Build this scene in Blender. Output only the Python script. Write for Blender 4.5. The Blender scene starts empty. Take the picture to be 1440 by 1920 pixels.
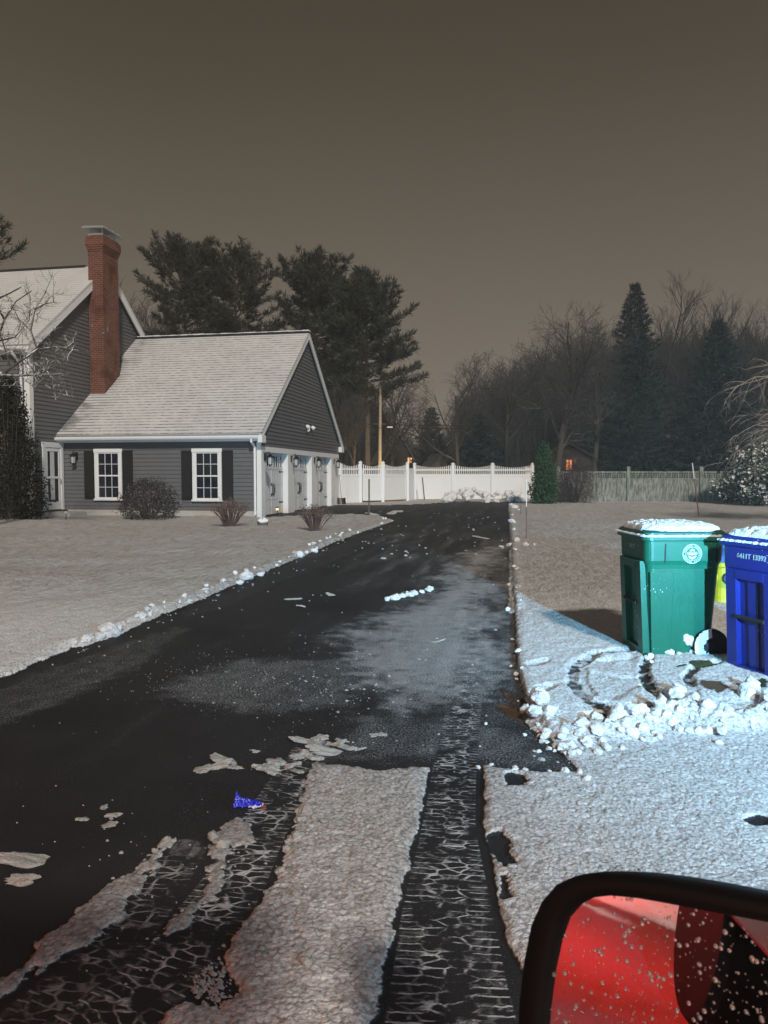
import bpy, bmesh, math, random
import numpy as np
from mathutils import Vector, Matrix, noise as mnoise

random.seed(7)
rng = np.random.default_rng(11)
scene = bpy.context.scene
COL = scene.collection
rad = math.radians

# ------------------------------------------------------------------ camera maths (for laying the site out)
CAM_H, FPX, HOR = 1.5, 1400.0, 890.0
PITCH = math.atan((960 - HOR) / FPX)
cP, sP = math.cos(PITCH), math.sin(PITCH)

def ray(px, py):
    cx = (px - 720) / FPX
    cy = (960 - py) / FPX
    return Vector((cx, cP + cy * sP, -sP + cy * cP))

def G(px, py, z=0.0):
    d = ray(px, py)
    t = (z - CAM_H) / d.z
    return Vector((d.x * t, d.y * t, z))

def at(px, py, Y):
    d = ray(px, py)
    t = Y / d.y
    return Vector((d.x * t, Y, CAM_H + d.z * t))

# ------------------------------------------------------------------ object helpers
def link(o, parent=None):
    COL.objects.link(o)
    if parent is not None:
        o.parent = parent
    return o

def thing(name, label, cat, loc=(0, 0, 0), rotz=0.0, group=None):
    o = bpy.data.objects.new(name, None)
    o.empty_display_size = 0.2
    link(o)
    o.location = loc
    o.rotation_euler = (0, 0, rotz)
    o['label'] = label
    o['category'] = cat
    if group:
        o['group'] = group
    return o

def tag(o, label=None, cat=None, group=None, kind=None):
    if label: o['label'] = label
    if cat: o['category'] = cat
    if group: o['group'] = group
    if kind: o['kind'] = kind
    return o

class MB:
    """collects shapes, then links them as one mesh object"""
    def __init__(self):
        self.v = []; self.f = []
    def add(self, vs, fs):
        b = len(self.v)
        self.v.extend([tuple(p) for p in vs])
        self.f.extend([tuple(i + b for i in f) for f in fs])
    def box(self, x0, x1, y0, y1, z0, z1, M=None):
        vs = [Vector((x, y, z)) for z in (z0, z1) for y in (y0, y1) for x in (x0, x1)]
        if M is not None: vs = [M @ p for p in vs]
        self.add(vs, [(0, 2, 3, 1), (4, 5, 7, 6), (0, 1, 5, 4), (2, 6, 7, 3), (0, 4, 6, 2), (1, 3, 7, 5)])
    def quad(self, a, b, c, d):
        self.add([a, b, c, d], [(0, 1, 2, 3)])
    def tube(self, pts, rads, n=6, cap=True):
        pts = [Vector(p) for p in pts]
        vs = []; k = len(pts)
        ref = None
        for i, p in enumerate(pts):
            d = (pts[min(i + 1, k - 1)] - pts[max(i - 1, 0)])
            if d.length < 1e-9: d = Vector((0, 0, 1))
            d.normalize()
            if ref is None:
                ref = Vector((1, 0, 0)) if abs(d.x) < 0.8 else Vector((0, 1, 0))
            a = (ref - d * ref.dot(d))
            if a.length < 1e-6: a = d.orthogonal()
            a.normalize(); ref = a
            b = d.cross(a)
            for j in range(n):
                t = 2 * math.pi * j / n
                vs.append(p + (a * math.cos(t) + b * math.sin(t)) * rads[i])
        fs = []
        for i in range(k - 1):
            for j in range(n):
                j2 = (j + 1) % n
                fs.append((i * n + j, i * n + j2, (i + 1) * n + j2, (i + 1) * n + j))
        if cap:
            fs.append(tuple(range(n - 1, -1, -1)))
            fs.append(tuple((k - 1) * n + j for j in range(n)))
        self.add(vs, fs)
    def loft(self, rings, cap=True):
        n = len(rings[0]); vs = [p for r in rings for p in r]; fs = []
        for i in range(len(rings) - 1):
            for j in range(n):
                j2 = (j + 1) % n
                fs.append((i * n + j, i * n + j2, (i + 1) * n + j2, (i + 1) * n + j))
        if cap:
            fs.append(tuple(range(n - 1, -1, -1)))
            fs.append(tuple((len(rings) - 1) * n + j for j in range(n)))
        self.add(vs, fs)
    def lathe(self, prof, n=16, M=None):
        rings = []
        for r, z in prof:
            ring = [Vector((r * math.cos(2 * math.pi * j / n), r * math.sin(2 * math.pi * j / n), z)) for j in range(n)]
            if M is not None: ring = [M @ p for p in ring]
            rings.append(ring)
        self.loft(rings)
    def build(self, name, mat, parent=None, smooth=False, bevel=0.0, loc=None):
        me = bpy.data.meshes.new(name)
        me.from_pydata(self.v, [], self.f)
        me.validate(clean_customdata=False)
        if mat is not None: me.materials.append(mat)
        if smooth:
            me.polygons.foreach_set('use_smooth', [True] * len(me.polygons))
        o = link(bpy.data.objects.new(name, me), parent)
        if bevel:
            md = o.modifiers.new('bevel', 'BEVEL'); md.width = bevel; md.segments = 2; md.limit_method = 'ANGLE'
        if loc is not None: o.location = loc
        return o

def rrect(hx, hy, r, z, n=5, cx=0, cy=0):
    out = []
    for sx, sy, a0 in ((1, 1, 0), (-1, 1, 90), (-1, -1, 180), (1, -1, 270)):
        for k in range(n + 1):
            a = rad(a0 + 90 * k / n)
            out.append(Vector((cx + sx * (hx - r) + r * math.cos(a), cy + sy * (hy - r) + r * math.sin(a), z)))
    return out

def dup(root, loc, rotz=0.0, scale=None, label=None, group=None):
    r = root.copy(); COL.objects.link(r)
    r.location = loc; r.rotation_euler = (0, 0, rotz)
    if scale is not None: r.scale = scale
    if label: r['label'] = label
    if group: r['group'] = group
    for ch in list(root.children):
        c = ch.copy(); COL.objects.link(c); c.parent = r
        for g in list(ch.children):
            d = g.copy(); COL.objects.link(d); d.parent = c
    return r

# ------------------------------------------------------------------ materials
class NT:
    def __init__(self, name):
        self.m = bpy.data.materials.new(name); self.m.use_nodes = True
        self.t = self.m.node_tree
        self.b = self.t.nodes['Principled BSDF']
        self.n = self.t.nodes; self.l = self.t.links
    def new(self, ty, **kw):
        nd = self.n.new(ty)
        for k, v in kw.items():
            setattr(nd, k, v)
        return nd
    def set(self, nd, idx, v):
        if hasattr(v, 'is_output'): self.l.new(v, nd.inputs[idx])
        else: nd.inputs[idx].default_value = v
    def math(self, op, a, b=0.0, c=0.0, clamp=False):
        nd = self.new('ShaderNodeMath', operation=op); nd.use_clamp = clamp
        self.set(nd, 0, a); self.set(nd, 1, b)
        if op in ('MULTIPLY_ADD', 'SMOOTH_MIN', 'COMPARE', 'WRAP'): self.set(nd, 2, c)
        return nd.outputs[0]
    def mapr(self, v, a, b, c=0.0, d=1.0, smooth=True):
        nd = self.new('ShaderNodeMapRange')
        if smooth: nd.interpolation_type = 'SMOOTHSTEP'
        self.set(nd, 0, v); self.set(nd, 1, a); self.set(nd, 2, b); self.set(nd, 3, c); self.set(nd, 4, d)
        return nd.outputs[0]
    def mix(self, f, a, b):
        nd = self.new('ShaderNodeMix', data_type='RGBA')
        self.set(nd, 0, f)
        for i, v in ((6, a), (7, b)):
            if hasattr(v, 'is_output'): self.l.new(v, nd.inputs[i])
            else: nd.inputs[i].default_value = (v[0], v[1], v[2], 1)
        return nd.outputs[2]
    def noise(self, scale, detail=3, rough=0.55, vec=None, dist=0.0):
        nd = self.new('ShaderNodeTexNoise'); nd.inputs['Scale'].default_value = scale
        nd.inputs['Detail'].default_value = detail; nd.inputs['Roughness'].default_value = rough
        nd.inputs['Distortion'].default_value = dist
        if vec is not None: self.l.new(vec, nd.inputs['Vector'])
        return nd.outputs['Fac']
    def coord(self, which='Object'):
        return self.new('ShaderNodeTexCoord').outputs[which]
    def pos(self):
        return self.new('ShaderNodeNewGeometry').outputs['Position']
    def sep(self, v):
        nd = self.new('ShaderNodeSeparateXYZ'); self.l.new(v, nd.inputs[0]); return nd.outputs
    def comb(self, x, y, z=0.0):
        nd = self.new('ShaderNodeCombineXYZ')
        self.set(nd, 0, x); self.set(nd, 1, y); self.set(nd, 2, z); return nd.outputs[0]
    def attr(self, name):
        nd = self.new('ShaderNodeAttribute', attribute_name=name); return nd.outputs['Fac']
    def vmul(self, v, s):
        nd = self.new('ShaderNodeVectorMath', operation='MULTIPLY'); self.l.new(v, nd.inputs[0]); nd.inputs[1].default_value = s; return nd.outputs[0]
    def bump(self, h, dist, strength=1.0, nrm=None):
        nd = self.new('ShaderNodeBump'); nd.inputs['Distance'].default_value = dist; nd.inputs['Strength'].default_value = strength
        self.l.new(h, nd.inputs['Height'])
        if nrm is not None: self.l.new(nrm, nd.inputs['Normal'])
        return nd.outputs[0]
    def out(self, col=None, rough=None, nrm=None, spec=None, metal=None):
        for k, v in (('Base Color', col), ('Roughness', rough), ('Normal', nrm), ('Specular IOR Level', spec), ('Metallic', metal)):
            if v is None: continue
            if hasattr(v, 'is_output'): self.l.new(v, self.b.inputs[k])
            elif k == 'Base Color': self.b.inputs[k].default_value = (v[0], v[1], v[2], 1)
            else: self.b.inputs[k].default_value = v
        return self.m

def simple(name, col, rough=0.6, var=0.25, scale=6.0, bump=0.0, metal=0.0, spec=0.5, bscale=40):
    t = NT(name)
    n = t.noise(scale, 4, 0.6, t.coord())
    lo = [c * (1 - var) for c in col]; hi = [min(1, c * (1 + var)) for c in col]
    c = t.mix(n, lo, hi)
    nr = t.bump(t.noise(bscale, 3, 0.6, t.coord()), bump) if bump else None
    return t.out(c, rough, nr, spec, metal)

def emis(name, col, strength, base=(0.02, 0.02, 0.02)):
    t = NT(name)
    n = t.noise(7, 3, 0.6, t.coord())
    t.out(base, 0.5)
    t.l.new(t.mix(n, [c * 0.5 for c in col], col), t.b.inputs['Emission Color'])
    t.b.inputs['Emission Strength'].default_value = strength
    return t.m

def snowy(name, col_lo, col_hi, rough=0.85, nz0=0.25, nz1=0.7, thr=0.45, nscale=5.0, amount=1.0, cscale=8.0):
    """own colour with snow lying on the faces that look up"""
    t = NT(name)
    co = t.coord()
    base = t.mix(t.noise(cscale, 4, 0.6, co), col_lo, col_hi)
    nz = t.sep(t.new('ShaderNodeNewGeometry').outputs['Normal'])[2]
    up = t.mapr(nz, nz0, nz1)
    n = t.mapr(t.noise(nscale, 3, 0.6, co), thr, thr + 0.12)
    f = t.math('MULTIPLY', t.math('MULTIPLY', up, n), amount)
    return t.out(t.mix(f, base, (0.78, 0.79, 0.8)), rough, None, 0.3)

M = {}
M['siding'] = simple('grey_siding_paint', (0.112, 0.113, 0.120), 0.55, 0.16, 1.6)
M['trim'] = simple('white_trim_paint', (0.74, 0.74, 0.74), 0.45, 0.06, 3)
M['garage_door'] = simple('white_garage_door_paint', (0.60, 0.61, 0.62), 0.45, 0.05, 2)
M['black'] = simple('black_paint', (0.010, 0.010, 0.012), 0.5, 0.3, 8)
M['iron'] = simple('black_iron', (0.02, 0.02, 0.02), 0.4, 0.3, 20, metal=0.6)
M['vinyl'] = simple('white_vinyl', (0.76, 0.77, 0.78), 0.35, 0.05, 1.2)
M['concrete'] = simple('pale_concrete', (0.42, 0.40, 0.37), 0.85, 0.2, 5, 0.002)
M['galv'] = simple('galvanised_metal', (0.55, 0.57, 0.58), 0.35, 0.15, 9, metal=0.7)
M['floor'] = simple('dark_interior', (0.01, 0.01, 0.01), 0.9)
M['ridge'] = simple('dark_ridge_shingle', (0.018, 0.018, 0.020), 0.9, 0.4, 12, 0.004)
M['stake'] = simple('weathered_stake_wood', (0.11, 0.10, 0.08), 0.8, 0.3, 20)
M['marker_white'] = simple('white_marker_paint', (0.7, 0.7, 0.68), 0.5, 0.1)
M['marker_red'] = simple('red_marker_paint', (0.16, 0.07, 0.05), 0.6, 0.2)

def glass_mat():
    t = NT('dark_window_glass')
    n = t.noise(1.3, 2, 0.5, t.coord())
    t.out(t.mix(n, (0.006, 0.008, 0.014), (0.02, 0.025, 0.04)), 0.06, None, 0.6)
    return t.m
M['glass'] = glass_mat()

def brick_mat():
    t = NT('red_chimney_brick')
    s = t.sep(t.coord())
    v = t.comb(t.math('ADD', s[0], s[1]), s[2])
    br = t.new('ShaderNodeTexBrick')
    t.l.new(v, br.inputs['Vector'])
    br.inputs['Color1'].default_value = (0.165, 0.060, 0.042, 1)
    br.inputs['Color2'].default_value = (0.105, 0.042, 0.031, 1)
    br.inputs['Mortar'].default_value = (0.27, 0.19, 0.15, 1)
    br.inputs['Scale'].default_value = 1.0
    br.inputs['Mortar Size'].default_value = 0.007
    br.inputs['Mortar Smooth'].default_value = 0.2
    br.inputs['Brick Width'].default_value = 0.21
    br.inputs['Row Height'].default_value = 0.075
    n = t.noise(1.4, 4, 0.6, t.coord())
    c = t.mix(t.mapr(n, 0.45, 0.75), br.outputs[0], (0.09, 0.035, 0.025))
    inv = t.math('SUBTRACT', 1.0, br.outputs[1])
    return t.out(c, 0.9, t.bump(inv, 0.008), 0.2)
M['brick'] = brick_mat()

def roof_mat(name, gaps, wk=1.0):
    t = NT(name)
    co = t.coord(); s = t.sep(co)
    # shingle courses run along x, step up in z
    wob = t.math('MULTIPLY', t.noise(2.0, 2, 0.5, co), 0.02)
    zz = t.math('ADD', s[2], wob)
    ph = t.math('FRACT', t.math('MULTIPLY', zz, 1 / 0.118))
    line = t.mapr(ph, 0.0, 0.50, 1.0, 0.0)
    # snow thins in dashes along each course
    st = t.vmul(co, (2.2, 2.2, 10.0))
    dash = t.noise(2.2, 4, 0.65, st)
    fine = t.noise(45, 3, 0.7, co)
    # bare near the wall of the tall house, where the roof is warm, and along the top
    warm = t.math('MULTIPLY', t.mapr(s[0], -7.9, -6.3, 1.0, 0.0), wk)
    amt = t.math('ADD', t.math('MULTIPLY', warm, 0.30), gaps)
    k = t.math('MULTIPLY', t.math('MULTIPLY', line, t.mapr(dash, t.math('SUBTRACT', 0.56, amt), t.math('SUBTRACT', 0.78, amt), 0.22, 1.0)), 0.9)
    deep = t.math('MULTIPLY', warm, t.mapr(t.noise(1.6, 3, 0.6, co), 0.40, 0.60))
    k = t.math('MAXIMUM', k, t.math('MULTIPLY', deep, t.mapr(fine, 0.35, 0.6)))
    k = t.math('ADD', k, t.math('MULTIPLY', t.mapr(fine, 0.5, 0.75), 0.22), clamp=True)
    shing = t.mix(t.noise(20, 3, 0.6, co), (0.018, 0.018, 0.02), (0.05, 0.05, 0.052))
    snow = t.mix(t.noise(0.9, 4, 0.6, co), (0.46, 0.45, 0.45), (0.66, 0.66, 0.66))
    h = t.math('SUBTRACT', t.math('MULTIPLY', ph, -0.5), t.math('MULTIPLY', k, 0.8))
    return t.out(t.mix(k, snow, shing), 0.85, t.bump(h, 0.012), 0.2)
M['roof'] = roof_mat('snow_dusted_shingle', 0.18)
M['roof_tall'] = roof_mat('snow_covered_shingle', -0.02, 0.0)

def snow_mat(name, lo=(0.70, 0.71, 0.73), hi=(0.84, 0.85, 0.86), bscale=55, dist=0.008):
    t = NT(name)
    co = t.pos()
    c = t.mix(t.noise(9, 4, 0.6, co), lo, hi)
    b = t.bump(t.noise(bscale, 4, 0.7, co), dist)
    t.out(c, 0.7, b, 0.3)
    return t.m
M['snow'] = snow_mat('packed_snow', (0.62, 0.63, 0.64), (0.78, 0.78, 0.79), 90, 0.012)
M['snow_wide'] = snow_mat('lumpy_open_snow', (0.55, 0.55, 0.56), (0.80, 0.80, 0.81), 7, 0.10)
M['crumb'] = snow_mat('dirty_snow_crumbs', (0.22, 0.22, 0.22), (0.50, 0.50, 0.50), 90, 0.01)
M['snow_lid'] = snow_mat('granular_snow', bscale=70, dist=0.02)
M['slab'] = snow_mat('dirty_snow_slab', (0.24, 0.225, 0.21), (0.48, 0.46, 0.43), 70, 0.014)

M['bark'] = snowy('dark_bark', (0.035, 0.030, 0.026), (0.085, 0.075, 0.066), nz0=0.35, nz1=0.8, thr=0.48, nscale=3.0, amount=0.75)
M['twig'] = snowy('grey_twigs', (0.030, 0.029, 0.031), (0.058, 0.055, 0.056), nz0=0.3, nz1=0.9, thr=0.50, nscale=1.5, amount=0.30)
M['twig_far'] = simple('far_twigs', (0.024, 0.025, 0.029), 0.9, 0.3, 1.5)
M['twig_red'] = simple('reddish_stems', (0.13, 0.085, 0.070), 0.85, 0.35, 12)
M['twig_purple'] = simple('purple_brown_twigs', (0.055, 0.036, 0.040), 0.9, 0.3, 12)
M['pole_wood'] = simple('pale_pole_wood', (0.30, 0.26, 0.20), 0.9, 0.3, 4, 0.02, bscale=6)
M['pale_bark'] = simple('pale_pine_bark', (0.075, 0.062, 0.050), 0.9, 0.45, 4, 0.03, bscale=6)
M['needles'] = simple('dark_pine_needles', (0.025, 0.031, 0.025), 0.8, 0.45, 0.9)
M['spruce'] = snowy('dark_spruce_needles', (0.013, 0.022, 0.027), (0.028, 0.042, 0.049), nz0=0.3, nz1=0.8, thr=0.62, nscale=1.2, amount=0.5)
M['yew'] = snowy('dark_yew_leaves', (0.008, 0.010, 0.008), (0.022, 0.025, 0.020), nz0=0.35, nz1=0.85, thr=0.60, nscale=5.0, amount=0.6)
M['arbor'] = snowy('green_arborvitae_leaves', (0.022, 0.058, 0.024), (0.05, 0.105, 0.042), nz0=0.4, nz1=0.8, thr=0.64, nscale=5.0, amount=0.7)
M['laurel'] = snowy('snowy_shrub_leaves', (0.025, 0.045, 0.028), (0.06, 0.09, 0.06), nz0=0.0, nz1=0.45, thr=0.38, nscale=3.0, amount=0.95)
M['bush'] = snowy('grey_bush_leaves', (0.020, 0.018, 0.019), (0.055, 0.05, 0.052), nz0=0.2, nz1=0.8, thr=0.52, nscale=9.0, amount=0.55)

def chunk_mesh(name, seed, mat, sub=4, rough=0.34):
    bm = bmesh.new(); bmesh.ops.create_icosphere(bm, subdivisions=sub, radius=0.5)
    off = Vector((seed * 7.3, seed * 3.1, seed * 1.7))
    for v in bm.verts:
        p = v.co.copy()
        d = mnoise.noise(p * 2.4 + off) * rough + (0.35 - abs(mnoise.noise(p * 4.5 + off))) * rough * 0.9 + mnoise.noise(p * 11 + off) * rough * 0.30 + mnoise.noise(p * 24 + off) * rough * 0.16
        v.co = p * (1 + d)
    me = bpy.data.meshes.new(name); bm.to_mesh(me); bm.free()
    me.polygons.foreach_set('use_smooth', [True] * len(me.polygons)); me.materials.append(mat)
    return me

def clod_mesh(name, seed, mat, flat=1.0, elong=1.0):
    """broken angular clod: a hull of random points, roughened"""
    r = random.Random(seed); bm = bmesh.new()
    for _ in range(15):
        v = Vector((r.gauss(0, 1), r.gauss(0, 1), r.gauss(0, 1))).normalized() * 0.5 * r.uniform(.75, 1.1)
        bm.verts.new((v.x * elong, v.y, v.z * flat))
    h = bmesh.ops.convex_hull(bm, input=bm.verts)
    bmesh.ops.delete(bm, geom=[g for g in h['geom_interior'] if isinstance(g, bmesh.types.BMVert)], context='VERTS')
    for k in range(3):
        bmesh.ops.subdivide_edges(bm, edges=bm.edges[:], cuts=1, use_grid_fill=True, smooth=0.12 if k == 0 else 0)
    off = Vector((seed * 3.3, seed, 0))
    for v in bm.verts:
        p = v.co.copy(); n = p.normalized()
        v.co = p + n * (mnoise.noise(p * 4 + off) * .07 + mnoise.noise(p * 10 + off) * .045 + mnoise.noise(p * 22 + off) * .03)
    bmesh.ops.triangulate(bm, faces=bm.faces[:])
    me = bpy.data.meshes.new(name); bm.to_mesh(me); bm.free(); me.materials.append(mat)
    me.polygons.foreach_set('use_smooth', [True] * len(me.polygons))
    return me

def shard_mesh(name, seed, mat, elong=2.4):
    """thin broken piece of trodden snow with a ragged outline"""
    r = random.Random(seed); n = 22; vs = []; rings = ((1.0, 0.0), (1.04, 0.45), (0.86, 0.92), (0.55, 1.0), (0.22, 1.02))
    prof = []
    for j in range(n):
        a = 2 * math.pi * j / n
        k = 1 / max(abs(math.cos(a)) ** 1.0, abs(math.sin(a)) ** 1.0) * 0.5
        prof.append((a, k * r.uniform(.62, 1.12)))
    for q, z in rings:
        for a, k in prof:
            x, y = k * q * math.cos(a) * elong, k * q * math.sin(a)
            h = z * 0.30 * (1 + 0.55 * mnoise.noise(Vector((x * 1.6 + seed, y * 3, seed)))) + (z > .4) * 0.05 * mnoise.noise(Vector((x * 6, y * 6, seed)))
            vs.append((x + 0.10 * mnoise.noise(Vector((x * 3, y * 3, z * 4 + seed))), y + 0.10 * mnoise.noise(Vector((y * 3, x * 3, z * 4 - seed))), h))
    fs = []
    for i in range(len(rings) - 1):
        for j in range(n):
            j2 = (j + 1) % n; fs.append((i * n + j, i * n + j2, (i + 1) * n + j2, (i + 1) * n + j))
    fs.append(tuple((len(rings) - 1) * n + j for j in range(n)))
    me = bpy.data.meshes.new(name); me.from_pydata(vs, [], fs); me.materials.append(mat)
    return me
# ------------------------------------------------------------------ ground
def hashn(ix, iy, seed):
    h = (ix.astype(np.int64) * 374761393 + iy.astype(np.int64) * 668265263 + seed * 982451653) & 0xFFFFFFFF
    h = ((h ^ (h >> 13)) * 1274126177) & 0xFFFFFFFF
    h = h ^ (h >> 16)
    return (h & 0xFFFF) / 65535.0

def vnoise(x, y, seed=0):
    ix = np.floor(x); iy = np.floor(y)
    fx = x - ix; fy = y - iy
    fx = fx * fx * fx * (fx * (fx * 6 - 15) + 10); fy = fy * fy * fy * (fy * (fy * 6 - 15) + 10)
    a = hashn(ix, iy, seed); b = hashn(ix + 1, iy, seed); c = hashn(ix, iy + 1, seed); d = hashn(ix + 1, iy + 1, seed)
    return (a + (b - a) * fx) * (1 - fy) + (c + (d - c) * fx) * fy

def fbm(x, y, seed=0, oct=3, g=0.55):
    s = 0; a = 1.0; tot = 0
    for o in range(oct):
        s = s + a * vnoise(x * 2 ** o + 17.3 * o, y * 2 ** o - 9.1 * o, seed + o)
        tot += a; a *= g
    return s / tot

def worley(x, y, seed=0):
    """distance to the nearest scattered point, cell size 1"""
    ix = np.floor(x); iy = np.floor(y); best = np.full(x.shape, 9.0)
    for dx in (-1, 0, 1):
        for dy in (-1, 0, 1):
            cx = ix + dx; cy = iy + dy
            px = cx + hashn(cx, cy, seed); py = cy + hashn(cx, cy, seed + 7)
            best = np.minimum(best, (x - px) ** 2 + (y - py) ** 2)
    return np.sqrt(best)

def sst(a, b, x):
    t = np.clip((x - a) / (b - a), 0, 1)
    return t * t * (3 - 2 * t)

def polyd(P, X, Y):
    """signed distance to a polygon given as pixel points, positive inside"""
    P = [(G(*p).x, G(*p).y) for p in P]
    d2 = np.full(X.shape, 1e9); ins = np.zeros(X.shape, bool)
    for i in range(len(P)):
        ax, ay = P[i]; bx, by = P[(i + 1) % len(P)]
        ex, ey = bx - ax, by - ay
        L = ex * ex + ey * ey + 1e-12
        t = np.clip(((X - ax) * ex + (Y - ay) * ey) / L, 0, 1)
        dx = X - ax - t * ex; dy = Y - ay - t * ey
        np.minimum(d2, dx * dx + dy * dy, out=d2)
        if abs(by - ay) > 1e-9:
            c = ((ay > Y) != (by > Y)) & (X < (bx - ax) * (Y - ay) / (by - ay) + ax)
            ins ^= c
    d = np.sqrt(d2)
    return np.where(ins, d, -d)

def lined(P, X, Y, world=False):
    """distance, length along, signed offset for a polyline of pixel points"""
    if not world: P = [(G(*p).x, G(*p).y) for p in P]
    best = np.full(X.shape, 1e9); al = np.zeros(X.shape); of = np.zeros(X.shape)
    acc = 0.0
    for i in range(len(P) - 1):
        ax, ay = P[i]; bx, by = P[i + 1]
        ex, ey = bx - ax, by - ay
        L = math.hypot(ex, ey); ux, uy = ex / L, ey / L
        s = (X - ax) * ux + (Y - ay) * uy
        t = np.clip(s, 0, L)
        d = np.hypot(X - ax - t * ux, Y - ay - t * uy)
        o = (X - ax) * (-uy) + (Y - ay) * ux
        m = d < best
        best = np.where(m, d, best); al = np.where(m, acc + t, al); of = np.where(m, o, of)
        acc += L
    return best, al, of

LAWN_L = [(-2600, 2010), (-900, 1608), (-300, 1398), (0, 1274), (150, 1212), (300, 1150), (450, 1090), (560, 1043), (650, 1008), (735, 977), (715, 969),
          (660, 965), (560, 968), (495, 972), (300, 972), (-2600, 972)]
LAWN_BACK = [(-2600, 975), (300, 975), (470, 972), (480, 950), (-2600, 940)]
RIGHT = [(953, 945), (956, 1000), (962, 1100), (964, 1180), (966, 1260), (978, 1310), (996, 1345), (1030, 1395), (1090, 1452), (1000, 1450), (905, 1438),
         (906, 1540), (922, 1650), (954, 1765), (992, 1860), (1070, 2010), (1350, 2500), (6000, 2500), (6000, 945)]
FAR = [(-2600, 948.5), (600, 948.5), (720, 948), (790, 946), (850, 941), (960, 942), (1010, 948), (6000, 948), (6000, 905), (-2600, 905)]
STRIP = [(583, 1434), (640, 1436), (700, 1447), (760, 1443), (807, 1441), (796, 1500), (772, 1600), (747, 1720), (712, 1860), (692, 1925), (660, 2050), (600, 2300), (100, 2300),
         (250, 2010), (300, 1915), (350, 1880), (410, 1895), (440, 1868), (425, 1825), (420, 1795), (455, 1745), (515, 1650), (545, 1560), (568, 1480)]
RIB = [(318, 1572), (330, 1590), (270, 1670), (190, 1760), (100, 1818), (30, 1850), (-60, 1940), (-100, 1930), (30, 1805), (110, 1740), (200, 1660), (270, 1605)]
RIB2 = [(470, 1540), (440, 1528), (395, 1560), (382, 1588), (408, 1612), (370, 1680), (310, 1730), (262, 1775), (280, 1785), (350, 1740), (400, 1690), (425, 1640), (432, 1590), (480, 1580)]
HOLES = [[(914, 1568), (942, 1562), (962, 1585), (960, 1604), (968, 1626), (945, 1634), (926, 1620), (914, 1600)],
         [(930, 1640), (952, 1645), (962, 1690), (940, 1692)],
         [(944, 1452), (986, 1456), (982, 1478), (950, 1480)],
         [(1386, 1540), (1420, 1532), (1450, 1540), (1440, 1556), (1400, 1556)],
         [(1095, 1000), (1096, 1000), (1096, 1001)]]
T1 = [(905, 1062), (888, 1200), (874, 1300), (862, 1380), (851, 1450), (841, 1550), (838, 1700), (842, 1860), (850, 2010), (860, 2500)]
T2 = [(590, 1400), (550, 1460), (505, 1530), (440, 1650), (355, 1780), (240, 1880), (60, 2010)]
T3 = [(330, 1600), (250, 1720), (130, 1860), (-20, 1990)]
T4 = [(760, 1110), (720, 1160), (680, 1220)]

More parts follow.
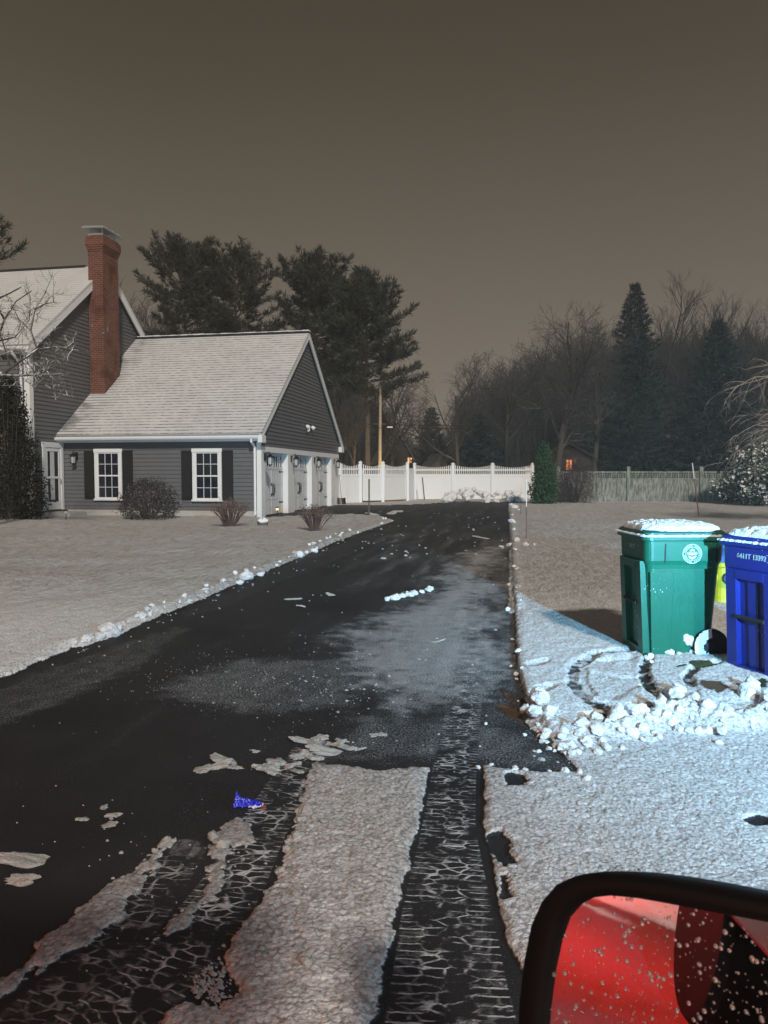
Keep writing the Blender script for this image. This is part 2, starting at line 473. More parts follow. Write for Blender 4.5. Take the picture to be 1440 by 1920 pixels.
def ground_field(X, Y):
    w1 = fbm(X * 9, Y * 9, 3, 4) - 0.5
    w2 = fbm(X * 1.3, Y * 1.3, 9, 3) - 0.5
    dl = np.maximum(polyd(LAWN_L, X, Y), polyd(LAWN_BACK, X, Y)) + w1 * 0.10 + w2 * 0.10
    dr = polyd(RIGHT, X, Y) + w1 * 0.05
    df = polyd(FAR, X, Y) + w1 * 0.4
    w3 = fbm(X * 30, Y * 30, 13, 3) - 0.5
    ds = polyd(STRIP, X, Y) + w1 * 0.045 + w3 * 0.03
    db = polyd(RIB, X, Y) + w1 * 0.10 + w3 * 0.05 - 0.010
    db2 = polyd(RIB2, X, Y) + w1 * 0.12 + w3 * 0.05 - 0.008
    hole = np.full(X.shape, -1e3)
    for h in HOLES[:4]:
        hole = np.maximum(hole, polyd(h, X, Y) + w1 * 0.04 + w3 * 0.03)
    hk = sst(-0.012, 0.018, hole)
    holek2 = 0
    # snow thickness
    grain = (fbm(X * 55, Y * 55, 21, 2) - 0.5)
    grain2 = (fbm(X * 110, Y * 110, 31, 2) - 0.5)
    near = 1 - sst(6.0, 11.0, Y)
    kn = Y < 11.0
    pop = np.zeros(X.shape)
    xx = X[kn] + 0.004 * grain[kn]; yy = Y[kn]
    pop[kn] = 0.62 * np.sqrt(np.clip(1 - (worley(xx * 58, yy * 58, 5) / 0.85) ** 2, 0, 1)) + 0.38 * np.sqrt(np.clip(1 - (worley(xx * 92, yy * 92, 15) / 0.85) ** 2, 0, 1)) * (vnoise(xx * 20, yy * 20, 8) > .35)
    pop = pop * (0.75 + 0.5 * vnoise(X * 14, Y * 14, 19))
    lump = (fbm(X * 7, Y * 7, 41, 3) - 0.5)
    roll = (fbm(X * 0.35, Y * 0.35, 51, 2) - 0.5)
    T = np.zeros(X.shape); S = np.zeros(X.shape)
    def lay(d, thick, rnd):
        nonlocal T, S
        prof = np.sqrt(np.clip(d / rnd, 0, 1) * (2 - np.clip(d / rnd, 0, 1)))
        T = np.maximum(T, thick * prof)
        S = np.maximum(S, sst(-0.014, 0.022, d))
    lawnmix = sst(4.0, 4.8, Y)
    lay(dl, 0.055, 0.16)
    lay(dr, 0.021 + 0.035 * lawnmix, 0.05 + 0.05 * lawnmix)
    lay(df, 0.05, 0.3)
    lay(ds, 0.020, 0.085)
    lay(db, 0.014, 0.06)
    lay(db2, 0.012, 0.05)
    # walked and wheeled places by the bins
    gro = np.zeros(X.shape); bare = np.zeros(X.shape); dirt = np.zeros(X.shape)
    def groove(P, w, k, b=0.0):
        nonlocal gro, bare
        d, _, _ = lined(P, X, Y)
        kk = 1 - sst(w * 0.35, w, d + w1 * w * 0.9)
        gro = np.maximum(gro, kk * k); bare = np.maximum(bare, kk * b)
    groove([(1195, 1233), (1120, 1238), (1076, 1262), (1074, 1295), (1100, 1328), (1150, 1345), (1200, 1340)], 0.075, 0.9, 0.75)
    groove([(1092, 1262), (1094, 1290), (1112, 1318)], 0.05, 0.7, 0.2)
    groove([(1116, 1272), (1160, 1282), (1205, 1287)], 0.035, 0.6, 0.3)
    groove([(1120, 1252), (1190, 1250)], 0.03, 0.4, 0.1)
    groove([(1217, 1245), (1206, 1270), (1212, 1300), (1240, 1328), (1262, 1340)], 0.06, 1.0, 0.95)
    groove([(1345, 1265), (1305, 1275), (1288, 1292), (1296, 1312)], 0.05, 1.0, 0.9)
    groove([(1100, 1355), (1180, 1348), (1240, 1345)], 0.06, 0.9, 0.8)
    groove([(1000, 1258), (1022, 1250)], 0.07, 0.8, 0.4)
    groove([(1005, 1312), (1030, 1300)], 0.07, 0.8, 0.3)
    groove([(962, 1130), (964, 1200), (967, 1262), (980, 1312)], 0.035, 0.9, 0.85)
    flat = sst(-0.03, 0.08, polyd([(1085, 1255), (1195, 1240), (1212, 1300), (1150, 1335), (1095, 1310)], X, Y) + w1 * 0.05)
    gdirt = sst(-0.02, 0.04, polyd([(1310, 1302), (1350, 1306), (1378, 1322), (1345, 1330), (1318, 1318)], X, Y) + w1 * 0.16)
    gr = sst(-0.02, 0.04, polyd([(1392, 1308), (1440, 1296), (1450, 1318), (1405, 1322)], X, Y) + w1 * 0.14)
    gr = np.maximum(gr, sst(-0.02, 0.04, polyd([(1240, 1278), (1262, 1265), (1330, 1262), (1340, 1268), (1290, 1278)], X, Y) + w1 * 0.16 - 0.02))
    mud = sst(-0.012, 0.02, polyd([(922, 1318), (950, 1322), (985, 1338), (1000, 1358), (985, 1362), (950, 1340)], X, Y) + w1 * 0.03)
    mud2 = sst(-0.01, 0.03, polyd([(1290, 1328), (1312, 1322), (1318, 1350), (1300, 1362)], X, Y) + w1 * 0.08)
    T = T * (1 - 0.35 * flat) - gro * 0.028 * (S > 0.2)
    T = T * (1 - 0.85 * hk); S = S * (1 - hk) * (1 - np.clip(bare * (0.35 + 1.3 * fbm(X * 16, Y * 16, 77, 2) - 0.3), 0, 1))
    S = S * (1 - np.maximum(gdirt, gr) * 0.9)
    dirt = np.maximum(np.maximum(gdirt, mud), mud2)
    T = np.maximum(T, 0)
    Z = T + S * (grain * 0.003 + pop * 0.0098 - 0.004) * near * np.clip(T / 0.02, 0, 1)
    Z = Z + S * lump * 0.009 * np.clip(T / 0.03, 0, 1)
    lawnk = sst(0.1, 1.5, np.maximum(dl, dr * lawnmix))
    Z = Z + lawnk * (roll * 0.16 + (fbm(X * 1.1, Y * 1.1, 57, 2) - 0.5) * 0.05)
    gro = np.maximum(gro, 0.8 * np.maximum(sst(-.01, .02, db), sst(-.01, .02, db2)))
    # low banks pushed up by the plough
    def bank(P, w, h):
        nonlocal Z, S
        d, _, _ = lined(P, X, Y)
        k = np.exp(-(np.maximum(0, d + w1 * w * 0.9) / w) ** 2)
        rough = 0.45 + 1.1 * fbm(X * 14, Y * 14, 123, 3) * 0.6 + 0.5 * fbm(X * 34, Y * 34, 133, 2)
        Z = Z + h * k * rough; S = np.maximum(S, sst(0.30, 0.5, k))
    bank([(998, 1345), (1020, 1372), (1060, 1388), (1110, 1384), (1165, 1378), (1215, 1368), (1260, 1346), (1300, 1352), (1345, 1366), (1400, 1366), (1490, 1350)], 0.085, 0.055)
    bank([(150, 1213), (205, 1193), (300, 1150), (360, 1128), (450, 1089), (560, 1044), (610, 1022), (660, 1003), (735, 977)], 0.10, 0.045)
    bank([(958, 955), (962, 1000), (964, 1060), (966, 1150)], 0.08, 0.035)
    # ploughed edge along the left of the drive
    # frost: fine dry snow dusted over the asphalt
    fr = np.zeros(X.shape)
    def dust(P, k, feather):
        nonlocal fr
        d = polyd(P, X, Y) + w2 * feather * 1.3 + w1 * feather * 1.1
        fr = np.maximum(fr, k * sst(-feather, feather, d))
    dust([(790, 1064), (850, 1036), (960, 1020), (968, 1270), (985, 1330), (900, 1345), (740, 1362), (640, 1345), (600, 1280), (650, 1190), (715, 1135), (780, 1100), (808, 1086)], 0.86, 0.65)
    dust([(880, 1000), (925, 985), (955, 1000), (960, 1050), (850, 1048)], 0.46, 0.6)
    dust([(600, 1340), (690, 1325), (900, 1335), (990, 1370), (1090, 1450), (905, 1440), (800, 1440), (700, 1442), (620, 1420)], 0.60, 0.26)
    dust([(280, 1292), (430, 1232), (560, 1225), (700, 1230), (730, 1330), (600, 1345), (450, 1350), (310, 1322)], 0.60, 0.24)
    dust([(-700, 1560), (-200, 1372), (60, 1258), (330, 1172), (360, 1180), (250, 1262), (120, 1320), (-100, 1400), (-600, 1600)], 0.52, 0.12)
    dust([(620, 1025), (735, 982), (770, 985), (640, 1050), (420, 1140), (330, 1172), (330, 1150), (560, 1045)], 0.40, 0.12)
    dust([(640, 966), (700, 965), (830, 952), (960, 950), (958, 975), (800, 985), (700, 985)], 0.22, 0.6)
    streak = fbm((X * 0.985 - Y * 0.17) * 5, (X * 0.17 + Y * 0.985) * 0.6, 91, 3)
    fr = np.maximum(fr, 0.21 + 0.34 * (streak - 0.5) + 0.26 * sst(-1.6, 0.7, X) * sst(3.6, 4.6, Y) * (1 - 0.5 * sst(16, 24, Y)))
    fr = fr * (0.88 + 0.24 * streak)
    # tyre tracks
    tu = np.zeros(X.shape); tv = np.zeros(X.shape); tm = np.zeros(X.shape)
    def track(P, wfun, mfun):
        nonlocal tu, tv, tm
        d, a, o = lined(P, X, Y)
        w = wfun(Y)
        k = (1 - sst(w * 0.93, w * 1.02, d)) * mfun(Y)
        m = k > tm
        tu = np.where(m, a, tu); tv = np.where(m, o, tv); tm = np.maximum(tm, k)
    patch = 0.55 + 0.9 * (fbm(X * 3.1, Y * 3.1, 61, 2) - 0.35)
    track(T1, lambda y: 0.112 + 0.055 * (1 - sst(2.2, 3.3, y)) + 0.03 * (1 - sst(1.7, 2.3, y)), lambda y: (1.0 - 0.45 * sst(3.9, 7.5, y)) * np.clip(patch + 0.3, 0, 1))
    track(T2, lambda y: 0.115 + 0.02 * (1 - sst(2.4, 3.0, y)), lambda y: 0.85 * np.clip(patch + 0.1, 0, 1))
    track(T3, lambda y: 0.12 + 0 * y, lambda y: 0.6 * np.clip(patch - 0.05, 0, 1))
    track([(935, 1060), (930, 1200)], lambda y: 0.10 + 0 * y, lambda y: 0.35 * np.clip(patch, 0, 1))
    track(T4, lambda y: 0.13 + 0 * y, lambda y: 0.4 * np.clip(patch, 0, 1))
    fr = fr * (1 - np.clip(tm, 0, 1) * (0.50 - 0.38 * sst(3.7, 4.6, Y)))
    return Z, np.clip(S, 0, 1), np.clip(fr, 0, 1), np.clip(dirt, 0, 1), np.clip(gr, 0, 1), tu, tv, np.clip(tm, 0, 1), np.clip(gro, 0, 1), dl, dr, np.clip(1.0 * np.maximum(sst(-0.03, 0.02, db), sst(-0.03, 0.02, db2)) + 0.9 * sst(-0.03, 0.02, ds) + (1 - lawnmix) * np.maximum(0.42, 0.80 * (1 - sst(0.25, 1.0, X - 0.12 * (Y - 2)))) * sst(-0.03, 0.02, dr), 0, 1)  # last field: thin dirty street snow, plus painted-in shade of the near street

def ground_material():
    t = NT('snow_and_asphalt')
    co = t.pos()
    S = t.attr('snow'); F = t.attr('frost'); D = t.attr('dirt'); GR = t.attr('grass')
    tu = t.attr('tu'); tv = t.attr('tv'); tm = t.attr('tm'); gv = t.attr('groove')
    def vor_(sc):
        n_ = t.new('ShaderNodeTexNoise'); n_.inputs['Scale'].default_value = 30; t.l.new(co, n_.inputs['Vector'])
        v_ = t.new('ShaderNodeTexVoronoi', feature='F1'); v_.inputs['Scale'].default_value = sc
        w_ = t.new('ShaderNodeVectorMath', operation='MULTIPLY_ADD'); t.l.new(n_.outputs['Color'], w_.inputs[0]); w_.inputs[1].default_value = (0.03, 0.03, 0.0); t.l.new(co, w_.inputs[2])
        t.l.new(w_.outputs[0], v_.inputs['Vector']); return v_.outputs['Distance']
    # asphalt
    agg = t.noise(150, 2, 0.7, co)
    big = t.noise(0.8, 4, 0.6, co)
    asp = t.mix(agg, (0.009, 0.0092, 0.0105), (0.036, 0.0365, 0.040))
    asp = t.mix(t.mapr(big, 0.4, 0.7), asp, (0.013, 0.0132, 0.015))
    # dusting
    spk = t.math('ADD', t.math('MULTIPLY', t.noise(85, 4, 0.80, co), 0.87), t.math('MULTIPLY', t.noise(7, 5, 0.70, co), 0.13))
    thr = t.math('MULTIPLY_ADD', F, -0.34, 0.66)
    dust = t.mapr(spk, thr, t.math('ADD', thr, 0.15))
    dust = t.math('MULTIPLY', dust, t.mapr(F, 0.05, 0.65, 0.28, 0.64, False))
    # tread print: snow squeezed into the grooves of the tyre
    ns = t.new('ShaderNodeTexNoise'); ns.inputs['Scale'].default_value = 26; ns.inputs['Detail'].default_value = 2
    t.l.new(co, ns.inputs['Vector'])
    dv = t.new('ShaderNodeVectorMath', operation='MULTIPLY_ADD')
    t.l.new(ns.outputs['Color'], dv.inputs[0]); dv.inputs[1].default_value = (0.016, 0.016, 0); t.l.new(t.comb(tv, tu), dv.inputs[2])
    vo = t.new('ShaderNodeTexVoronoi', feature='DISTANCE_TO_EDGE'); vo.inputs['Scale'].default_value = 1.0; vo.inputs['Randomness'].default_value = 0.68
    t.l.new(t.vmul(dv.outputs[0], (13.5, 26.0, 1.0)), vo.inputs['Vector'])
    net = t.mapr(vo.outputs['Distance'], 0.025, 0.11, 1.0, 0.0)
    # shoulder lugs: plain cross lines towards the edges of the track
    cross = t.math('ABSOLUTE', t.math('SUBTRACT', t.math('FRACT', t.math('MULTIPLY', t.sep(dv.outputs[0])[1], 26.0)), 0.5))
    lug = t.mapr(cross, 0.36, 0.46)
    sh = t.math('MULTIPLY', t.mapr(t.math('ADD', t.math('ABSOLUTE', tv), t.math('MULTIPLY', t.noise(5, 3, 0.6, co), 0.07)), 0.105, 0.125), 0.8)
    mort = t.math('ADD', t.math('MULTIPLY', net, t.math('SUBTRACT', 1.0, sh)), t.math('MULTIPLY', lug, sh))
    keep = t.mapr(t.noise(7, 4, 0.7, co), 0.40, 0.60)
    smear = t.math('MULTIPLY', t.mapr(t.noise(18, 4, 0.65, co), 0.54, 0.70), 0.55)
    tread = t.math('MULTIPLY', t.math('MULTIPLY', t.math('MAXIMUM', mort, t.math('MULTIPLY', smear, keep)), keep), t.mapr(tm, 0.05, 0.65))
    tread = t.math('MULTIPLY', tread, 0.76)
    white = t.math('MAXIMUM', dust, tread)
    drift = t.mix(t.noise(30, 3, 0.6, co), (0.48, 0.48, 0.49), (0.74, 0.74, 0.75))
    base = t.mix(white, asp, drift)
    soil = t.mix(t.noise(60, 4, 0.7, co), (0.05, 0.032, 0.02), (0.20, 0.125, 0.075))
    turf = t.mix(t.noise(90, 4, 0.7, co), (0.012, 0.020, 0.006), (0.06, 0.085, 0.025))
    base = t.mix(D, base, soil)
    base = t.mix(GR, base, turf)
    pebb = t.noise(120, 3, 0.75, co)
    sn = t.mix(t.noise(14, 4, 0.65, co), (0.62, 0.62, 0.63), (0.82, 0.82, 0.83))
    vp = vor_(58.0)
    sn = t.mix(t.mapr(t.math('ADD', vp, t.math('MULTIPLY', t.math('SUBTRACT', pebb, 0.5), 0.7)), 0.42, 0.80, 0.0, t.mapr(t.sep(co)[1], 5.0, 11.0, 0.72, 0.05)), sn, (0.26, 0.255, 0.25))
    # lawn grass blades poking through far out: a broken, streaky cover
    y = t.sep(co)[1]
    lawnk = t.mapr(y, 5.5, 11.0)
    grs = t.noise(7.5, 5, 0.78, t.vmul(co, (0.85, 0.26, 1.0)))
    sn = t.mix(t.math('MULTIPLY', t.mapr(grs, 0.44, 0.66), t.math('MULTIPLY', lawnk, 0.55)), sn, (0.47, 0.40, 0.30))
    sn = t.mix(t.math('MULTIPLY', gv, 0.42), sn, (0.17, 0.165, 0.16))
    thin_shade = t.math('MULTIPLY', t.attr('thin'), t.mapr(t.noise(18, 4, 0.65, co), 0.25, 0.75, 0.45, 0.95))  # foreground shade and warm light put into the snow colour, besides thin dirty cover
    tc_ = t.new('ShaderNodeMix', data_type='RGBA', blend_type='MULTIPLY'); t.l.new(thin_shade, tc_.inputs[0]); t.l.new(sn, tc_.inputs[6]); tc_.inputs[7].default_value = (0.50, 0.44, 0.40, 1)
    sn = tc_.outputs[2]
    sn = t.mix(t.math('MULTIPLY', D, 0.8), sn, soil)
    # patchy edge between snow and what lies below
    edge = t.mapr(t.math('ADD', S, t.math('MULTIPLY', t.math('SUBTRACT', t.noise(60, 2, 0.6, co), 0.5), 0.5)), 0.38, 0.62)
    col = t.mix(edge, base, sn)
    rough = t.mapr(t.math('MAXIMUM', edge, white), 0.0, 1.0, 0.62, 0.75, False)
    def vor(sc):
        v_ = t.new('ShaderNodeTexVoronoi', feature='SMOOTH_F1'); v_.inputs['Scale'].default_value = sc; v_.inputs['Smoothness'].default_value = 0.35
        w_ = t.new('ShaderNodeVectorMath', operation='MULTIPLY_ADD'); t.l.new(ns.outputs['Color'], w_.inputs[0]); w_.inputs[1].default_value = (0.02, 0.02, 0.0); t.l.new(co, w_.inputs[2])
        t.l.new(w_.outputs[0], v_.inputs['Vector']); return v_.outputs['Distance']
    pop = t.math('SUBTRACT', 1.0, t.math('ADD', t.math('MULTIPLY', vor(62.0), 0.8), t.math('MULTIPLY', vor(140.0), 0.5)))
    hs = t.math('ADD', t.math('ADD', t.math('MULTIPLY', pop, 0.12), t.math('MULTIPLY', pebb, 0.45)), t.math('MULTIPLY', grs, t.math('MULTIPLY', lawnk, 17.0)))
    ha = t.math('ADD', t.math('MULTIPLY', agg, 0.30), t.math('MULTIPLY', white, 0.55))
    hm = t.new('ShaderNodeMix', data_type='FLOAT')
    t.l.new(edge, hm.inputs[0]); t.l.new(ha, hm.inputs[2]); t.l.new(hs, hm.inputs[3])
    n = t.bump(hm.outputs[0], 0.015)
    return t.out(col, rough, n, 0.25)

def build_ground():
    mat = ground_material()
    us = np.concatenate([np.arange(-2000, -1080, 10), np.arange(-1080, 1081, 2.1), np.arange(1090, 2000, 10)]) / FPX            # tangent of the bearing
    vs = [3600, 3000, 2600, 2300, 2050, 1850, 1700, 1560, 1450, 1350, 1270, 1200]
    v = 1190.0
    while v > 31:
        vs.append(v); v -= 1.5 if v > 70 else 1.0
    ys = 2100.0 / (np.array(vs))
    Yg, Ug = np.meshgrid(ys, us, indexing='ij')
    Xg = Yg * Ug
    nr, nc = Yg.shape
    X = Xg.ravel(); Y = Yg.ravel()
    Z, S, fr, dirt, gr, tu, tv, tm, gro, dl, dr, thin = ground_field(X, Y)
    idx = np.arange(nr * nc).reshape(nr, nc)
    quads = np.stack([idx[:-1, :-1], idx[:-1, 1:], idx[1:, 1:], idx[1:, :-1]], -1).reshape(-1, 4)
    cx = X[quads].mean(1); cy = Y[quads].mean(1)
    lawn = np.maximum(dl, dr)[quads].mean(1) > 0
    street = cy < 4.05 - 0.10 * cx
    drive = (~lawn) & (~street)
    groups = (('street', street), ('driveway', drive), ('snowy_lawn', lawn & ~street))
    V = np.stack([X, Y, Z], 1)
    for name, mk in groups:
        q = quads[mk]
        used, inv = np.unique(q.ravel(), return_inverse=True)
        me = bpy.data.meshes.new(name)
        me.vertices.add(len(used)); me.vertices.foreach_set('co', V[used].astype(np.float32).ravel())
        me.loops.add(len(inv)); me.loops.foreach_set('vertex_index', inv.astype(np.int32))
        me.polygons.add(len(q)); me.polygons.foreach_set('loop_start', np.arange(0, len(inv), 4, dtype=np.int32))
        me.polygons.foreach_set('use_smooth', np.ones(len(q), bool))
        me.update(calc_edges=True)
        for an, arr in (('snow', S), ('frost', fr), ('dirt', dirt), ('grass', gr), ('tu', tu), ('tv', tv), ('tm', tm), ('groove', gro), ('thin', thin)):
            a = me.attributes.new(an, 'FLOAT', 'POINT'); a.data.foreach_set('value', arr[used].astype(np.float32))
        me.materials.append(mat)
        o = link(bpy.data.objects.new(name, me)); o['kind'] = 'structure'
    # the wide sheet under and beyond it
    mb = MB()
    R0 = 420
    mb.add([(-R0, -60, -0.075), (R0, -60, -0.075), (R0, R0, -0.075), (-R0, R0, -0.075)], [(0, 1, 2, 3)])
    o = mb.build('ground', M['snow_wide']); o['kind'] = 'structure'
build_ground()

def verge():
    # trodden snow beside and behind the truck
    n, m = 190, 80; x = np.linspace(-9.5, -0.7, n); y = np.linspace(-1.6, 2.3, m)
    X, Y = np.meshgrid(x, y); X = X.ravel(); Y = Y.ravel()
    Z = -0.085 + 0.05 * fbm(X * 2.2, Y * 2.2, 201, 4) + 0.035 * fbm(X * 9, Y * 9, 211, 3) * (fbm(X * 1.1, Y * 1.1, 220, 2) > .48)
    mb = MB(); mb.add(list(zip(X, Y, Z)), [(j * n + i, j * n + i + 1, (j + 1) * n + i + 1, (j + 1) * n + i) for j in range(m - 1) for i in range(n - 1)])
    o = mb.build('roadside_snow', M['snow'], smooth=True); o['kind'] = 'structure'
verge()

def gz(px, py):
    p = G(px, py)
    z = ground_field(np.array([p.x]), np.array([p.y]))[0][0]
    return Vector((p.x, p.y, float(z)))
# ------------------------------------------------------------------ the house
HA = G(490, 970)
HROT = -10.6
house = thing('house', 'grey clapboard house with white trim, brick chimney and snow-dusted roofs beside the drive', 'house', HA, rad(HROT))
XW, YD = -7.7, 11.1           # length of the garage wing, its depth
EY, EZ, RY, RZ = -0.36, 2.88, 5.6, 7.42
SL = (RZ - EZ) / (RY - EY)

def courses_front(mb, x0, x1, z0, z1, y, step=0.145, out=0.027):
    z = z0
    while z < z1 - 0.01:
        zt = min(z + step, z1)
        mb.quad((x0, y - out, z), (x1, y - out, z), (x1, y, zt), (x0, y, zt))
        mb.quad((x0, y, z), (x1, y, z), (x1, y - out, z), (x0, y - out, z))
        z = zt

def courses_side(mb, x, ext, z0, z1, step=0.145, out=0.027):
    """wall facing +x; ext(z) gives the y range"""
    z = z0
    while z < z1 - 0.01:
        zt = min(z + step, z1)
        a, b = ext(z); c, d = ext(zt)
        mb.quad((x + out, a, z), (x + out, b, z), (x, d, zt), (x, c, zt))
        mb.quad((x, a, z), (x, b, z), (x + out, b, z), (x + out, a, z))
        z = zt

# garage wing walls
mb = MB(); courses_front(mb, XW, -0.14, 0.22, 2.66, 0.0)
mb.build('front_wall', M['siding'], house)
mb = MB(); mb.box(XW, -0.05, 0.02, 0.10, 0.0, 2.7); mb.build('wall_core', M['siding'], house)
mb = MB(); mb.box(XW, -0.3, YD - 0.1, YD, 0, 2.8); mb.build('back_wall', M['siding'], house)
mb = MB()
def gext(z):
    a = (z - EZ) / SL + EY
    return (max(0.0, a + 0.02), min(YD, 2 * RY - a - 0.02))
courses_side(mb, 0.0, gext, 2.50, RZ - 0.12)
mb.build('gable_wall', M['siding'], house)
mb = MB(); mb.box(XW, -0.02, -0.018, 0.02, 0.0, 0.215)
mb.build('foundation', M['concrete'], house)

# wing roof: two slabs, each a thing of real thickness
def slab(mb, x0, x1, ya, za, yb, zb, th):
    d = Vector((0, yb - ya, zb - za)).normalized(); n = Vector((0, -d.z, d.y)) * th
    if n.z < 0: n = -n
    A = [Vector((x, y, z)) for y, z in ((ya, za), (yb, zb)) for x in (x0, x1)]
    B = [p + n for p in A]
    mb.add(A + B, [(0, 2, 3, 1), (4, 5, 7, 6), (0, 1, 5, 4), (2, 6, 7, 3), (0, 4, 6, 2), (1, 3, 7, 5)])
mb = MB(); slab(mb, XW - 0.30, 0.16, EY, EZ, RY, RZ, 0.07); slab(mb, XW - 0.02, 0.16, 2 * RY - EY, EZ, RY, RZ, 0.07)
roof = mb.build('roof', M['roof'], house)
mb = MB()
for k in range(26):
    x1 = 0.17 - k * 0.303; x0 = x1 - 0.30
    if x0 < -7.75: break
    mb.box(x0, x1, RY - 0.16, RY + 0.16, RZ + 0.015, RZ + 0.088 + 0.006 * (k % 2))
mb.build('ridge_cap', M['ridge'], roof)
mb = MB()
for k in range(30):
    x1 = 0.16 - k * 0.26; x0 = x1 - 0.262
    h = 0.02 + 0.025 * mnoise.noise(Vector((k * 0.9, 1.3, 0)))
    mb.box(x0, x1, RY - 0.11, RY + 0.14, RZ + 0.094, RZ + 0.115 + h)
mb.build('ridge_snow', M['snow'], roof)

# rakes on the gable
def rake(mb, x, ya, za, yb, zb, w=0.24, t=0.05):
    d = Vector((0, yb - ya, zb - za)); d.normalize(); dn = Vector((0, 0, -w))
    a, b = Vector((x, ya, za)), Vector((x, yb, zb))
    vs = []
    for xx in (0, t):
        o = Vector((xx, 0, 0)); vs += [a + o, b + o, b + o + dn, a + o + dn]
    mb.add(vs, [(3, 2, 1, 0), (4, 5, 6, 7), (0, 1, 5, 4), (2, 3, 7, 6), (1, 2, 6, 5), (0, 4, 7, 3)])
mb = MB(); rake(mb, 0.10, EY, EZ + 0.005, RY, RZ + 0.005); mb.build('rake_board', M['trim'], house)
mb = MB(); rake(mb, 0.103, 2 * RY - EY, EZ + 0.005, RY, RZ + 0.002); mb.build('rake_board', M['trim'], house)
for yy, nm in ((EY, -1), (2 * RY - EY, 1)):
    mb = MB(); y0, y1 = (yy - 0.02, 0.02) if nm < 0 else (YD - 0.02, yy + 0.02)
    mb.box(0.02, 0.19, y0, y1, EZ - 0.27, EZ - 0.01); mb.build('eave_return', M['trim'], house, bevel=0.008)
# fascia, soffit and gutter
mb = MB(); mb.box(XW - 0.28, 0.015, EY + 0.01, EY + 0.05, EZ - 0.20, EZ - 0.012); mb.box(XW, 0.015, EY + 0.052, -0.016, EZ - 0.215, EZ - 0.18)
mb.build('fascia', M['trim'], house)
mb = MB(); prof = [(0, 0), (-0.10, 0.0), (-0.125, 0.05), (-0.125, 0.11), (-0.115, 0.11), (-0.113, 0.055), (-0.09, 0.012), (0, 0.012)]
mb.loft([[Vector((x, EY + 0.008 + p[0], EZ - 0.135 + p[1])) for p in prof] for x in (XW - 0.28, 0.05)])
gut = mb.build('gutter', M['trim'], house)
mb = MB(); mb.tube([(-0.20, EY - 0.05, EZ - 0.13), (-0.20, EY - 0.05, EZ - 0.24), (-0.20, -0.07, EZ - 0.42), (-0.20, -0.07, 0.14), (-0.20, -0.20, 0.06)], [0.045] * 5, 8)
mb.build('downspout', M['trim'], gut)
mb = MB(); mb.box(-0.14, 0.02, -0.042, 0.0, 0.0, 2.64); mb.box(-0.0, 0.03, -0.039, 0.14, 0.0, 2.5); mb.build('corner_board', M['trim'], house)

# windows
def window(parent, x, z0, z1, w, y=0.0, cols=3, rows=4, shutters=True, facing='front'):
    def P(a, b, c, d, e, f):
        return (a, b, c, d, e, f)
    f = MB()
    fw = 0.105
    yo, yi = y - 0.082, y - 0.0355
    f.box(x - w / 2 - 0.02, x + w / 2 + 0.02, yo - 0.012, yi, z1 - fw - 0.03, z1)
    f.box(x - w / 2 - 0.03, x + w / 2 + 0.03, yo - 0.03, yi, z0, z0 + 0.065)
    f.box(x - w / 2, x - w / 2 + fw, yo, yi, z0 + 0.065, z1 - fw - 0.03)
    f.box(x + w / 2 - fw, x + w / 2, yo, yi, z0 + 0.065, z1 - fw - 0.03)
    win = f.build('window', M['trim'], parent)
    gx0, gx1, gz0, gz1 = x - w / 2 + fw, x + w / 2 - fw, z0 + 0.065, z1 - fw - 0.03
    s = MB(); zm = (gz0 + gz1) / 2
    s.box(gx0, gx1, y - 0.065, y - 0.036, zm - 0.025, zm + 0.025)
    for a, b in ((gz0, gz0 + 0.05), (gz1 - 0.04, gz1)): s.box(gx0 + 0.045, gx1 - 0.045, y - 0.063, y - 0.036, a, b)
    for a, b in ((gx0, gx0 + 0.045), (gx1 - 0.045, gx1)):
        s.box(a, b, y - 0.064, y - 0.036, gz0, zm - 0.025); s.box(a, b, y - 0.064, y - 0.036, zm + 0.025, gz1)
    s.build('sash', M['trim'], win)
    m = MB()
    for i in range(1, cols):
        xx = gx0 + 0.045 + (gx1 - gx0 - 0.09) * i / cols
        m.box(xx - 0.011, xx + 0.011, y - 0.054, y - 0.038, gz0 + 0.05, zm - 0.026); m.box(xx - 0.011, xx + 0.011, y - 0.054, y - 0.038, zm + 0.026, gz1 - 0.04)
    for j in range(rows):
        if rows % 2 == 0 and j == rows // 2 or j == 0: continue
        zz = gz0 + (gz1 - gz0) * j / rows
        m.box(gx0 + 0.046, gx1 - 0.046, y - 0.052, y - 0.0385, zz - 0.011, zz + 0.011)
    m.build('muntins', M['garage_door'], win)
    g = MB(); g.box(gx0 + 0.01, gx1 - 0.01, y - 0.0375, y - 0.0357, gz0 + 0.01, gz1 - 0.01); g.build('pane', M['glass'], win)
    if shutters:
        for sd in (-1, 1):
            a = x + sd * (w / 2 + 0.025) if sd > 0 else x - (w / 2 + 0.025) - 0.40
            h = MB(); h.box(a, a + 0.40, y - 0.065, y - 0.0355, z0 + 0.06, z1 - 0.07)
            for k in range(28):
                zz = z0 + 0.14 + k * 0.058
                if zz > z1 - 0.2: break
                h.quad((a + 0.05, y - 0.078, zz), (a + 0.35, y - 0.078, zz), (a + 0.35, y - 0.066, zz + 0.05), (a + 0.05, y - 0.066, zz + 0.05))
            h.build('shutter', M['black'], parent)
    return win
window(house, -5.82, 0.56, 2.44, 1.08)
window(house, -1.99, 0.55, 2.43, 1.10)

